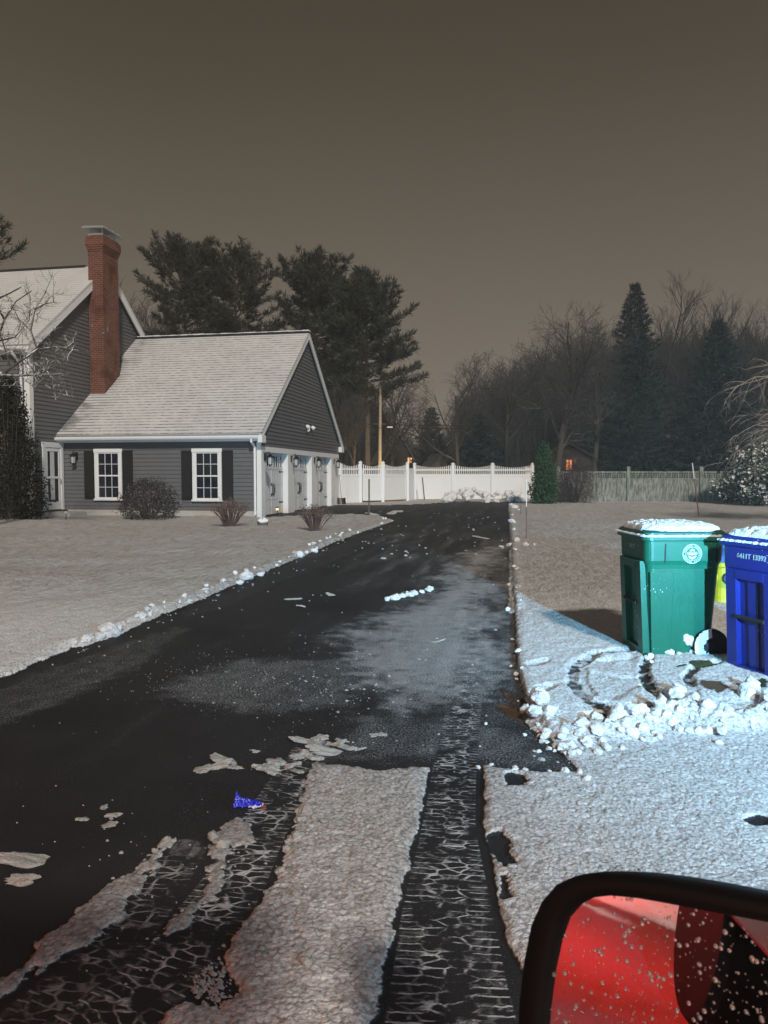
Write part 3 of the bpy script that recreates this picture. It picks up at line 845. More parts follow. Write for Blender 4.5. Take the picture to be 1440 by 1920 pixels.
# garage doors on the gable side, set back between white piers
OPEN = [(0.42, 2.98), (3.80, 6.30), (7.12, 9.66)]
PIERS = [(0.142, 0.42), (2.98, 3.80), (6.30, 7.12), (9.66, 11.1)]
mb = MB(); mb.box(-0.30, 0.035, 0.0, YD, 2.30, 2.498); mb.build('door_header', M['trim'], house, bevel=0.006)
for a, b in PIERS:
    mb = MB(); mb.box(-0.28, 0.028 if a > 0.2 else 0.012, a, b, 0.0, 2.299); mb.build('door_pier', M['trim'], house)
for a, b in OPEN:
    d = MB(); X = -0.20
    d.box(X - 0.04, X, a + 0.004, b - 0.004, 0.02, 2.298)
    g = 0.012
    zs = [0.02, 0.56, 1.12, 1.68, 2.29]
    for i in range(4):           # four hinged rows, planked below
        z0, z1 = zs[i] + g, zs[i + 1] - g
        if i < 3:
            n = 12; w = (b - a - 0.3) / n
            for k in range(n):
                y0 = a + 0.15 + k * w
                d.box(X, X + 0.012, y0 + 0.006, y0 + w - 0.006, z0, z1)
            d.box(X, X + 0.02, a + 0.02, a + 0.14, z0, z1); d.box(X, X + 0.02, b - 0.14, b - 0.02, z0, z1)
            ym = (a + b) / 2; d.box(X, X + 0.021, ym - 0.07, ym + 0.07, z0, z1)
        else:
            d.box(X, X + 0.018, a + 0.02, b - 0.02, z0, z0 + 0.10); d.box(X, X + 0.018, a + 0.02, b - 0.02, z1 - 0.08, z1)
    door = d.build('garage_door', M['garage_door'], house)
    for k in range(2):
        y0 = a + 0.14 + k * (b - a) / 2; y1 = y0 + (b - a) / 2 - 0.26
        w = MB(); z0, z1 = zs[3] + 0.12, zs[4] - 0.10
        w.box(X, X + 0.006, y0, y1, z0, z1)
        pane = w.build('door_window', M['glass'], door)
        w = MB()
        for q in range(5):
            yy = y0 + (y1 - y0) * q / 4; w.box(X + 0.007, X + 0.022, yy - 0.018, yy + 0.018, z0, z1)
        zz = (z0 + z1) / 2; w.box(X + 0.007, X + 0.0205, y0, y1, zz - 0.012, zz + 0.012)
        w.build('door_muntins', M['trim'], door)
    for zz in (0.45, 1.93 - 0.32):
        for y0, dr in ((a + 0.03, 1), (b - 0.03, -1)):
            h = MB(); ya, yb = sorted((y0, y0 + dr * 0.42)); h.box(X + 0.021, X + 0.032, ya, yb, zz - 0.022, zz + 0.022)
            yt = y0 + dr * 0.42; h.tube([(X + 0.0265, yt, zz), (X + 0.0265, yt + dr * 0.04, zz)], [0.035, 0.005], 6)
            h.build('strap_hinge', M['iron'], door)
    ym = (a + b) / 2
    for sd in (-1, 1):
        h = MB(); yy = ym + sd * 0.10
        h.tube([(X + 0.022, yy, 0.76), (X + 0.085, yy, 0.80), (X + 0.09, yy, 0.95), (X + 0.085, yy, 1.10), (X + 0.022, yy, 1.14)], [0.018] * 5, 6)
        h.box(X + 0.0215, X + 0.03, yy - 0.03, yy + 0.03, 0.70, 0.80); h.box(X + 0.0215, X + 0.03, yy - 0.03, yy + 0.03, 1.10, 1.20)
        h.build('door_handle', M['iron'], door)

# lanterns
lant_glass = simple('frosted_lantern_glass', (0.45, 0.47, 0.48), 0.15, 0.1)
def lantern(parent, loc, nrm):
    """nrm: unit vector out of the wall, local to the house"""
    n = Vector(nrm); sdir = Vector((-n.y, n.x, 0)); Z = Vector((0, 0, 1)); o = Vector(loc)
    Mx = Matrix((( sdir.x, n.x, 0, o.x), (sdir.y, n.y, 0, o.y), (0, 0, 1, o.z), (0, 0, 0, 1)))
    b = MB()
    b.box(-0.06, 0.06, 0.0, 0.022, -0.10, 0.16, Mx)
    b.tube([Mx @ Vector(p) for p in ((0, 0.02, 0.05), (0, 0.09, 0.16), (0, 0.19, 0.20), (0, 0.21, 0.12))], [0.013] * 4, 6)
    b.lathe([(0.012, 0.15), (0.03, 0.13), (0.05, 0.10), (0.135, 0.03), (0.135, 0.015), (0.1, 0.014)], 8, Mx @ Matrix.Translation((0, 0.21, 0)))
    b.lathe([(0.085, -0.27), (0.09, -0.24), (0.075, -0.238)], 8, Mx @ Matrix.Translation((0, 0.21, 0)))
    b.lathe([(0.0, -0.31), (0.03, -0.29), (0.02, -0.271)], 8, Mx @ Matrix.Translation((0, 0.21, 0)))
    for k in range(4):
        a = math.pi / 4 + k * math.pi / 2
        b.tube([Mx @ Vector((0.08 * math.cos(a), 0.21 + 0.08 * math.sin(a), -0.24)), Mx @ Vector((0.105 * math.cos(a), 0.21 + 0.105 * math.sin(a), 0.015))], [0.008, 0.008], 4)
    l = b.build('wall_lantern', M['iron'], parent)
    g = MB(); g.lathe([(0.066, -0.236), (0.088, 0.012)], 8, Mx @ Matrix.Translation((0, 0.21, 0))); g.build('lantern_glass', lant_glass, l)
for yy in (0.30, 3.38, 6.70, 10.15): lantern(house, (0.028, yy, 2.10), (1, 0, 0))
lantern(house, (-7.10, -0.036, 2.16), (0, -1, 0))

# floodlight on the gable
f = MB(); f.lathe([(0.07, 0), (0.07, 0.02), (0.03, 0.05), (0.02, 0.1)], 10, Matrix.Translation((0.012, 5.75, 3.36)) @ Matrix.Rotation(rad(90), 4, 'Y'))
f.tube([(0.08, 5.75, 3.36), (0.10, 5.75, 3.5)], [0.025, 0.025], 6); f.tube([(0.10, 5.35, 3.5), (0.10, 6.15, 3.5)], [0.02, 0.02], 6)
for yy in (5.35, 6.15):
    f.tube([(0.08, yy, 3.56), (0.20, yy, 3.46)], [0.06, 0.09], 10)
f.build('floodlight', M['trim'], house)

# tall part of the house
YF, YB, PZ, PY = -1.80, 7.85, 9.86, 3.02
MEZ = 5.86; MSL = (PZ - MEZ) / (PY - (YF - 0.25))
mb = MB()
def mext(z):
    if z <= 5.9: return (YF, YB)
    a = (z - MEZ) / MSL + (YF - 0.25)
    return (max(YF, a + 0.02), min(YB, 2 * PY - a - 0.02))
courses_side(mb, XW, mext, 0.20, PZ - 0.1)
mb.build('side_wall', M['siding'], house)
mb = MB(); courses_front(mb, XW - 9.0, XW - 0.16, 0.2, 5.8, YF); mb.build('front_wall', M['siding'], house)
mb = MB(); mb.box(XW - 9, XW - 0.03, YF + 0.012, YF + 0.1, 0.0, 5.85); mb.build('wall_core', M['siding'], house)
mb = MB(); mb.box(XW - 9, XW - 0.1, YB - 0.1, YB, 0, 5.85); mb.build('back_wall', M['siding'], house)
mb = MB(); mb.box(XW - 0.16, XW + 0.04, YF - 0.042, YF, 0.0, 5.70); mb.box(XW + 0.0, XW + 0.044, YF - 0.039, YF + 0.17, 0.0, 5.68)
mb.build('corner_board', M['trim'], house)
mb = MB(); slab(mb, XW - 9.2, XW + 0.22, YF - 0.28, MEZ, PY, PZ, 0.08); slab(mb, XW - 9.2, XW + 0.22, 2 * PY - YF + 0.28, MEZ, PY, PZ, 0.08)
roof2 = mb.build('roof', M['roof_tall'], house)
mb = MB(); mb.box(XW - 9.1, XW - 0.75, PY - 0.15, PY + 0.15, PZ + 0.02, PZ + 0.10); mb.build('ridge_vent', M['ridge'], roof2)
# bare streak where snow slid off
mb = MB()
pts = [(-10.4, 1.60), (-10.6, 1.2), (-10.75, 0.95), (-11.1, 0.7), (-11.5, 0.55), (-12.0, 0.45)]
for i, (x, y) in enumerate(pts[:-1]):
    x2, y2 = pts[i + 1]
    def onr(x, y, o): return Vector((x, y, MEZ + (y - (YF - 0.28)) * (PZ - MEZ) / (PY - (YF - 0.28)) + o))
    w = 0.13
    mb.quad(onr(x, y - w, 0.112), onr(x2, y2 - w * 1.2, 0.112), onr(x2, y2 + w, 0.112), onr(x, y + w * 0.8, 0.112))
mb.build('bare_shingle_streak', M['ridge'], roof2)
mb = MB(); rake(mb, XW + 0.16, YF - 0.28, MEZ + 0.01, PY, PZ + 0.01, 0.30); mb.build('rake_board', M['trim'], house)
mb = MB(); rake(mb, XW + 0.163, 2 * PY - YF + 0.28, MEZ + 0.01, PY, PZ + 0.005, 0.30); mb.build('rake_board', M['trim'], house)
mb = MB(); mb.box(XW - 9.2, XW + 0.20, YF - 0.30, YF - 0.26, MEZ - 0.20, MEZ - 0.01); mb.box(XW - 9.2, XW + 0.1, YF - 0.26, YF - 0.012, MEZ - 0.22, MEZ - 0.18)
mb.build('fascia', M['trim'], house)
mb = MB(); mb.loft([[Vector((x, YF - 0.302 + p[0], MEZ - 0.13 + p[1])) for p in prof] for x in (XW - 9.2, XW + 0.12)])
g2 = mb.build('gutter', M['trim'], house)
mb = MB(); mb.tube([(XW - 0.35, YF - 0.36, MEZ - 0.13), (XW - 0.35, YF - 0.36, MEZ - 0.25), (XW - 0.24, YF - 0.09, MEZ - 0.55), (XW - 0.24, YF - 0.09, 0.1)], [0.045] * 4, 8)
mb.build('downspout', M['trim'], g2)
mb = MB(); mb.box(XW - 9, XW - 0.02, YF - 0.015, YF + 0.01, 0, 0.2); mb.build('foundation', M['concrete'], house)
window(house, XW - 1.55, 3.35, 5.05, 1.05, YF)
window(house, XW - 4.2, 3.35, 5.05, 1.05, YF)
window(house, XW - 2.6, 0.7, 2.5, 1.05, YF)

# side door of the tall part: white frame, tall glass storm door, with a step
X = XW + 0.036
d = MB()
d.box(X, X + 0.05, -1.24, -1.10, 0.22, 2.62); d.box(X, X + 0.05, -0.20, -0.06, 0.22, 2.62); d.box(X, X + 0.055, -1.26, -0.04, 2.48, 2.66)
fr = d.build('door_frame', M['trim'], house)
d = MB(); X2 = X + 0.03
d.box(X, X2, -1.10, -0.97, 0.24, 2.48); d.box(X, X2, -0.33, -0.20, 0.24, 2.48); d.box(X, X2 + 0.002, -0.97, -0.33, 0.24, 0.52); d.box(X, X2 + 0.002, -0.97, -0.33, 2.34, 2.48); d.box(X, X2 + 0.002, -0.97, -0.33, 1.36, 1.44)
sd = d.build('storm_door', M['trim'], house)
d = MB(); d.box(X, X + 0.008, -0.97, -0.33, 0.52, 2.34); d.build('pane', M['glass'], sd)
d = MB(); d.box(X + 0.009, X + 0.014, -0.80, -0.56, 0.60, 2.34); d.build('inner_door_edge', M['garage_door'], sd)
d = MB(); d.tube([(X2, -0.28, 1.2), (X2 + 0.05, -0.28, 1.2), (X2 + 0.05, -0.28, 1.32), (X2, -0.28, 1.32)], [0.01] * 4, 6); d.build('handle', M['iron'], sd)
d = MB(); d.box(XW + 0.055, XW + 1.15, -1.35, -0.3, 0.0, 0.17); d.build('door_step', M['concrete'], house, bevel=0.02)

# chimney
CX0, CX1, CY0, CY1 = XW + 0.036, XW + 0.66, 1.86, 2.98
mb = MB(); mb.box(CX0, CX1, CY0, CY1, 0.0, 10.15)
for k in range(4): mb.box(CX0 - 0.02 * k, CX1 + 0.022 * (k + 1), CY0 - 0.022 * (k + 1), CY1 + 0.022 * (k + 1), 10.15 + k * 0.076, 10.15 + (k + 1) * 0.076)
mb.box(CX0 - 0.06, CX1 + 0.088, CY0 - 0.088, CY1 + 0.088, 10.454, 10.68); mb.box(CX0 - 0.03, CX1 + 0.04, CY0 - 0.04, CY1 + 0.04, 10.68, 10.76)
ch = mb.build('chimney', M['brick'], house)
mb = MB(); mb.box(CX0 + 0.0, CX1 - 0.0, CY0 + 0.02, CY1 - 0.02, 10.76, 10.84)
for x in (CX0 + 0.06, CX1 - 0.06):
    for y in (CY0 + 0.1, CY1 - 0.1): mb.box(x - 0.015, x + 0.015, y - 0.015, y + 0.015, 10.84, 11.03)
Mt = Matrix.Translation(((CX0 + CX1) / 2, (CY0 + CY1) / 2, 11.06)) @ Matrix.Rotation(rad(3), 4, 'Y')
mb.box(-0.46, 0.46, -0.70, 0.70, -0.02, 0.012, Mt); mb.box(-0.47, 0.47, -0.71, 0.71, -0.055, -0.022, Mt)
mb.build('chimney_cap', M['galv'], ch)
mb = MB()
for k in range(9):
    y0 = CY0 - 0.13 + k * 0.155
    mb.box(-0.42, 0.43, -0.66 + k * 0.147, -0.66 + (k + 1) * 0.147, 0.0125, 0.03 + 0.012 * math.sin(k * 2.1), Mt)
mb.build('cap_snow', M['snow'], ch)
# ------------------------------------------------------------------ white fence and gate
def lerp(a, b, t): return a + (b - a) * t
FP = [G(638, 945.5), G(676, 944.0), G(718, 943.0), G(764, 940.5), G(777, 937.8), G(849, 937.2), G(923, 937.0), G(998, 936.8)]
def post(mb, p, h, w, ang):
    Mx = Matrix.Translation(p) @ Matrix.Rotation(ang, 4, 'Z')
    mb.box(-w / 2, w / 2, -w / 2, w / 2, 0, h, Mx)
    mb.box(-w / 2 - 0.025, w / 2 + 0.025, -w / 2 - 0.025, w / 2 + 0.025, h, h + 0.035, Mx)
    mb.loft([[Mx @ v for v in rrect(w / 2 + 0.01, w / 2 + 0.01, 0.01, h + 0.035, 1)], [Mx @ v for v in rrect(0.012, 0.012, 0.006, h + 0.10, 1)]])
def scallop(parent, p0, p1, w, gate=False):
    """one bay: solid boards below, open spindles above, tips dipping in the middle"""
    d = (p1 - p0); L = d.length; ang = math.atan2(d.y, d.x)
    Mx = Matrix.Translation(p0) @ Matrix.Rotation(ang, 4, 'Z')
    x0, x1 = w / 2 + (0.03 if gate else 0.0), L - w / 2 - (0.03 if gate else 0.0)
    zb = 0.14 if gate else 0.06
    m = MB()
    n = max(6, int((x1 - x0) / 0.17)); s = (x1 - x0) / n
    for k in range(n): m.box(x0 + k * s + 0.003, x0 + (k + 1) * s - 0.003, -0.013, 0.013, zb + 0.14, 1.40, Mx)
    m.box(x0, x1, -0.004, 0.004, zb + 0.14, 1.40, Mx)
    boards = m.build('gate_boards' if gate else 'board_panel', M['vinyl'], parent)
    m = MB()
    for z0, z1 in ((zb, zb + 0.14), (1.40, 1.53), (1.74, 1.82)):
        m = MB(); m.box(x0, x1, -0.03, 0.03, z0, z1, Mx); m.build('rail', M['vinyl'], parent)
    m = MB()
    n = max(5, round((x1 - x0) / 0.125)); s = (x1 - x0) / n
    for k in range(n):
        xc = x0 + (k + .5) * s; t = abs(2 * (k + .5) / n - 1)
        h = 1.93 + 0.14 * t * t
        m.box(xc - 0.024, xc + 0.024, -0.014, 0.014, 1.531, 1.739, Mx); m.box(xc - 0.024, xc + 0.024, -0.014, 0.014, 1.821, h, Mx)
    q = m.build('picket_row', M['vinyl'], parent)
    if gate:
        m = MB()
        for xx in (x0, x1 - 0.10):
            m = MB(); m.box(xx, xx + 0.10, -0.033, 0.033, zb, 1.80, Mx); m.build('gate_stile', M['vinyl'], parent)
wf = thing('white_fence', 'white vinyl fence with scalloped picket top closing the far end of the drive', 'fence', FP[0])
wf.location = (0, 0, 0)
for i, p in enumerate(FP):
    m = MB(); a = 0.0; post(m, p, 2.12 if i else 2.0, 0.16 if i < 5 else 0.18, a); m.build('post', M['vinyl'], wf)
scallop(wf, FP[0], FP[1], 0.17)
m = MB(); d = FP[4] - FP[3]; Mx = Matrix.Translation(FP[3]) @ Matrix.Rotation(math.atan2(d.y, d.x), 4, 'Z'); m.box(0.08, d.length - 0.08, -0.02, 0.02, 0.05, 1.86, Mx); m.build('board_panel', M['vinyl'], wf)
for i in (4, 5, 6): scallop(wf, FP[i], FP[i + 1], 0.18)
# return from the last post back towards the wood
d = Vector((0.6, 5.5, 0)); scallop(wf, FP[7], FP[7] + d, 0.18)
g1 = thing('gate', 'left leaf of the white picket gate, nearer the garage', 'gate', (0, 0, 0), 0, 'leaves of the white double gate'); scallop(g1, FP[1], FP[2], 0.18, True)
g2_ = thing('gate', 'right leaf of the white picket gate, with a dark latch at its top corner', 'gate', (0, 0, 0), 0, 'leaves of the white double gate'); scallop(g2_, FP[2], FP[3], 0.18, True)
m = MB(); q = FP[3] + Vector((-0.35, -0.06, 1.80))
for k in range(14):
    a = random.uniform(0, 6.28); b = random.uniform(-.6, .9)
    m.tube([q + Vector((random.uniform(-.2, .2), random.uniform(-.05, .02), random.uniform(-.1, .12))), q + Vector((random.uniform(-.25, .25), -0.06, random.uniform(-.25, .2)))], [0.02, 0.012], 5)
m.build('latch', M['iron'], g2_)

# grey lattice-topped fence on the right
wood_f = NT('weathered_grey_green_boards')
_co = wood_f.coord(); _st = wood_f.noise(3.0, 5, 0.7, wood_f.vmul(_co, (4.0, 4.0, 0.8)))
wood_f.out(wood_f.mix(wood_f.mapr(_st, 0.35, 0.68), (0.10, 0.115, 0.10), (0.34, 0.37, 0.34)), 0.9)
rf = thing('lattice_fence', 'weathered grey board fence with lattice top along the right lawn', 'fence', (0, 0, 0))
RFP = [G(1046, 941.8), G(1177, 941.8), G(1313, 942.4), G(1449, 943)]
for i, p in enumerate(RFP):
    m = MB(); post(m, p, 1.86, 0.17, 0); m.build('post', wood_f.m, rf)
for i in range(3):
    p0, p1 = RFP[i], RFP[i + 1]; d = p1 - p0; L = d.length; Mx = Matrix.Translation(p0) @ Matrix.Rotation(math.atan2(d.y, d.x), 4, 'Z')
    m = MB(); pmid = p0.lerp(p1, 0.5); post(m, pmid, 1.58, 0.11, 0); m.build('post', wood_f.m, rf)
    for a, b in ((0.085, L / 2 - 0.055), (L / 2 + 0.055, L - 0.085)):
        n = 12; s = (b - a) / n
        m = MB()
        for k in range(n): m.box(a + k * s + 0.004, a + (k + 1) * s - 0.004, -0.012, 0.012, 0.10, 1.24, Mx)
        m.box(a, b, -0.004, 0.004, 0.1, 1.24, Mx); m.build('board_panel', wood_f.m, rf)
        m = MB()
        for z0, z1 in ((0.04, 0.10), (1.24, 1.33), (1.60, 1.68)):
            m = MB(); m.box(a, b, -0.03, 0.03, z0, z1, Mx); m.build('rail', wood_f.m, rf)
        m = MB(); n = 14
        for k in range(n): xc = a + (b - a) * (k + .5) / n; m.box(xc - 0.02, xc + 0.02, -0.01, 0.002, 1.331, 1.599, Mx)
        for k in range(2): m.box(a, b, 0.0025, 0.012, 1.40 + k * 0.1, 1.44 + k * 0.1, Mx)
        m.build('lattice', wood_f.m, rf)

# ------------------------------------------------------------------ trees
def perp(d):
    a = d.orthogonal().normalized(); t = random.random() * 6.283
    return (a * math.cos(t) + d.cross(a) * math.sin(t)).normalized()

def bare_tree(seed, H, spread=0.6, levels=4, upright=0.25, trunk_r=None, fork=0.32, n1=9, fine=1.0, twig=0.010):
    """returns (trunk MB, crown MB) of a leafless tree standing at the origin"""
    random.seed(seed)
    tr = trunk_r or H * 0.017
    T, Cn = MB(), MB()
    def branch(p, d, L, r, lev):
        ns = 5 if lev == 0 else (4 if lev < 3 else 3)
        pts = [p]; rs = [r]; dd = d.copy()
        for k in range(ns):
            wob = 0.10 if lev == 0 else 0.24
            dd = (dd + perp(dd) * random.uniform(0, wob) + Vector((0, 0, upright * (0.25 if lev else 0.05)))).normalized()
            pts.append(pts[-1] + dd * L / ns); rs.append(max(twig * 0.55, r * (1 - (0.62 if lev else 0.55) * (k + 1) / ns)))
        (T if lev == 0 else Cn).tube(pts, rs, (8, 5, 4, 3, 3, 3)[lev], cap=False)
        if lev >= levels: return
        n = [n1, 7, 6, 5, 4][lev]; n = max(2, int(n * fine * random.uniform(0.8, 1.2)))
        for j in range(n):
            f = lerp(fork if lev == 0 else 0.22, 1.0, (j + random.random() * 0.8) / n); f = min(f, 0.99)
            x = f * ns; i = int(x); q = pts[i].lerp(pts[i + 1], x - i); rr = lerp(rs[i], rs[i + 1], x - i)
            ax = (pts[i + 1] - pts[i]).normalized()
            ang = random.uniform(0.45, 0.95) * (spread + 0.4)
            nd = (ax * math.cos(ang) + perp(ax) * math.sin(ang)).normalized()
            ll = L * random.uniform(0.42, 0.72) * (1.05 - 0.45 * f if lev == 0 else 1.0 - 0.25 * f)
            branch(q, nd, ll, max(twig * 0.6, rr * random.uniform(0.5, 0.72)), lev + 1)
    branch(Vector((0, 0, -0.1)), Vector((random.uniform(-.05, .05), random.uniform(-.05, .05), 1)).normalized(), H * 0.72, tr, 0)
    return T, Cn

def make_bare(name, label, loc, group, seed, mat=None, rotz=0, **kw):
    t = thing(name, label, 'tree', loc, rotz, group)
    T, Cn = bare_tree(seed, **kw)
    T.build('trunk', M['bark'], t); Cn.build('crown', mat or M['twig'], t)
    return t

def needle_tuft(mb, p, d, size, n, w, r):
    for _ in range(n):
        v = (d * r.uniform(0.5, 1.2) + Vector((r.gauss(0, .55), r.gauss(0, .55), r.gauss(0.12, .45)))).normalized()
        s = v.cross(Vector((r.gauss(0, 1), r.gauss(0, 1), r.gauss(0, 1)))).normalized() * w * r.uniform(.6, 1.3)
        e = p + v * size * r.uniform(.6, 1.25); m_ = p.lerp(e, .5)
        mb.add([p, m_ + s, e, m_ - s], [(0, 1, 2, 3)])

def pine(seed, H, base, R, lean=0.0, shape=None, tuft=0.52, irregular=0.42, n=70):
    """white pine: bare trunk below, long plumed boughs in ragged shelves above"""
    r = random.Random(seed)
    T, Cn, B = MB(), MB(), MB()
    pts = [Vector((lean * (k / 8) ** 2 + r.uniform(-.06, .06) * (k > 0), r.uniform(-.06, .06), H * k / 8)) for k in range(9)]
    T.tube(pts, [0.21 * (1 - 0.85 * k / 8) + 0.02 for k in range(9)], 9, cap=False)
    for k in range(n):
        f = (k + r.random()) / n; f = f ** 0.80
        z = lerp(base, H * 0.985, f); x = z / H * 8; i = min(int(x), 7); q = pts[i].lerp(pts[i + 1], x - i)
        prof = (shape(f) if shape else (0.70 + 0.30 * math.sin(f * 3.0)) * (1.0 if f < .80 else max(.30, 1 - ((f - .80) / .20) ** 1.6 * .7)))
        L = R * max(0.10, prof) * r.uniform(1 - irregular, 1 + irregular * 0.5)
        a = r.uniform(0, 6.283); el = lerp(0.02, 0.85, f ** 2) + r.uniform(-.12, .18)
        d = Vector((math.cos(a) * math.cos(el), math.sin(a) * math.cos(el), math.sin(el)))
        bp = [q]; m = 5
        for s in range(m):
            d = (d + Vector((r.gauss(0, .08), r.gauss(0, .08), 0.07))).normalized(); bp.append(bp[-1] + d * L / m)
        B.tube(bp, [0.055 * (1 - .8 * s / m) for s in range(m + 1)], 4, cap=False)
        nt_ = max(6, int(L * 6.0))
        for s in range(nt_):
            g = lerp(0.25, 1.0, (s + r.random()) / nt_); x = min(g * m, m - .001); i2 = int(x); c = bp[i2].lerp(bp[i2 + 1], x - i2)
            ax = (bp[i2 + 1] - bp[i2]).normalized(); side = ax.cross(Vector((0, 0, 1))).normalized()
            w = side * r.uniform(-1, 1) * L * 0.22 * (1.25 - g)
            c2 = c + w + Vector((0, 0, r.uniform(-.06, .16)))
            dd = (ax + side * (1.0 if w.dot(side) > 0 else -1.0) * .5 + Vector((0, 0, .35))).normalized()
            needle_tuft(Cn, c2, dd, tuft, 13, 0.032, r)
    return T, B, Cn

def make_pine(label, loc, group, seed, **kw):
    t = thing('pine_tree', label, 'tree', loc, 0, group)
    T, B, Cn = pine(seed, **kw)
    T.build('trunk', M['pale_bark'], t); B.build('boughs', M['bark'], t); Cn.build('crown', M['needles'], t)
    return t

def spruce(seed, H, R, base=0.6, n=110, tuft=0.42):
    r = random.Random(seed); T, Cn = MB(), MB()
    T.tube([(0, 0, 0), (0, 0, H * .5), (0, 0, H)], [0.22, 0.12, 0.02], 8, cap=False)
    for k in range(n):
        f = (k + r.random()) / n; z = lerp(base, H * .99, f)
        L = R * (1 - f) ** 0.85 * r.uniform(.72, 1.12) + 0.12
        a = k * 2.4 + r.uniform(-.3, .3); d = Vector((math.cos(a), math.sin(a), lerp(-.25, .5, f)))
        p = Vector((0, 0, z)); m = 4; bp = [p]
        for s in range(m):
            d = d.copy(); d.z += 0.07; bp.append(bp[-1] + d.normalized() * L / m)
        Cn.tube(bp, [0.03, .025, .02, .015, .01], 3, cap=False)
        nt_ = max(3, int(L * 6.5))
        for s in range(nt_):
            g = lerp(.12, 1.0, (s + r.random()) / nt_); x = min(g * m, m - .001); i2 = int(x); c = bp[i2].lerp(bp[i2 + 1], x - i2)
            ax = (bp[i2 + 1] - bp[i2]).normalized(); side = ax.cross(Vector((0, 0, 1))).normalized()
            c = c + side * r.uniform(-1, 1) * 0.30 * L * (1.15 - g)
            needle_tuft(Cn, c, (ax + Vector((0, 0, -.12))).normalized(), tuft, 9, 0.05, r)
    return T, Cn

def make_spruce(label, loc, group, seed, **kw):
    t = thing('spruce_tree', label, 'tree', loc, 0, group)
    T, Cn = spruce(seed, **kw); T.build('trunk', M['bark'], t); Cn.build('crown', M['spruce'], t)
    return t

def base_at(px, Y):
    p = at(px, 890, Y); return Vector((p.x, Y, 0))
def top_z(py, Y): return at(720, py, Y).z

GP = 'tall pines standing behind the garage'
Y = 58; make_pine('leftmost tall pine behind the garage roof, with a spire rising from its left side', base_at(362, Y), GP, 31, H=top_z(466, Y), base=9.5, R=3.7, lean=-1.0, n=105)
Y = 60; make_pine('broad-topped pine behind the garage ridge, second from the left', base_at(445, Y), GP, 32, H=top_z(482, Y), base=8.5, R=4.2, n=110)
Y = 57; make_pine('third pine from the left, above the garage gable peak', base_at(590, Y), GP, 33, H=top_z(503, Y), base=7.0, R=3.7, n=115)
Y = 54; make_pine('rightmost pine of the group, its ragged boughs reaching out over the white gate', base_at(688, Y), GP, 34, H=top_z(520, Y), base=6.4, R=3.9, n=125, shape=lambda f: (0.98 if f < .55 else 0.98 * (1 - f) / .45 + .18))
Y = 45; make_pine('pine at the left edge of the photo, one bough showing above the tall roof', base_at(-84, Y), GP, 36, H=top_z(428, Y), base=9, R=4.6, n=70)

GS = 'dark spruces in the wood on the right'
Y = 61; make_spruce('tallest dark spruce, its pointed tip standing clear of the wood', base_at(1185, Y), GS, 41, H=top_z(533, Y), R=4.6, n=210)
Y = 58; make_spruce('second dark spruce towards the right edge, wider and lower than the tallest', base_at(1342, Y), GS, 42, H=top_z(602, Y), R=4.8, n=190)
Y = 66; make_spruce('small spruce left of the drive gap, in front of the far roofs', base_at(808, Y), GS, 43, H=top_z(768, Y), R=2.3, n=90)
Y = 60; make_spruce('dark low evergreen between the small spruce and the arborvitae', base_at(895, Y), GS, 44, H=top_z(778, Y), R=2.9, n=90)

GB = 'bare trees of the wood behind the fences'
bt = [
    ('bare tree left of the sky gap, leaning twigs spread over the white fence', 862, 58, 668, 51, dict(spread=.75, n1=11)),
    ('large bare tree with wide forks right of the white fence', 1040, 54, 562, 52, dict(spread=.70, n1=11, fork=.28)),
    ('bare tree between the white fence and the large forked one', 950, 62, 650, 53, dict(spread=.7, n1=10)),
    ('bare tree just left of the tallest spruce', 1112, 60, 590, 54, dict(spread=.55, n1=10)),
    ('tall fine-twigged tree just right of the tallest spruce', 1255, 70, 556, 55, dict(spread=.42, upright=.5, n1=12, fork=.2)),
    ('tall fine-twigged tree between the two spruces', 1308, 72, 552, 56, dict(spread=.42, upright=.5, n1=12, fork=.2)),
    ('fine-twigged tree behind the second spruce', 1385, 70, 572, 57, dict(spread=.45, upright=.45, n1=12, fork=.2)),
    ('fine-twigged tree at the right edge of the wood', 1440, 68, 585, 58, dict(spread=.5, upright=.4, n1=11, fork=.2)),
    ('bare tree whose twigs fan out to the right of the last pine', 735, 60, 690, 59, dict(spread=.8, n1=11)),
    ('bare brushy tree behind the ridge between chimney and pines', 262, 66, 556, 60, dict(spread=.5, upright=.4, n1=12, fork=.2)),
    ('bare brushy tree half hidden by the leftmost pine', 320, 68, 575, 61, dict(spread=.5, upright=.4, n1=12, fork=.2)),
    ('slender bare tree under the third pine', 630, 56, 690, 62, dict(spread=.5, n1=9)),
    ('slender bare tree before the pines, next to the gable end', 660, 51, 740, 63, dict(spread=.6, n1=9)),
]
for lab, px, Y, py, sd, kw in bt:
    make_bare('bare_tree', lab, base_at(px, Y), GB, sd, H=top_z(py, Y) * 1.02, mat=M['twig_far'] if Y > 64 else M['twig'], fine=1.0, twig=0.016, **kw)

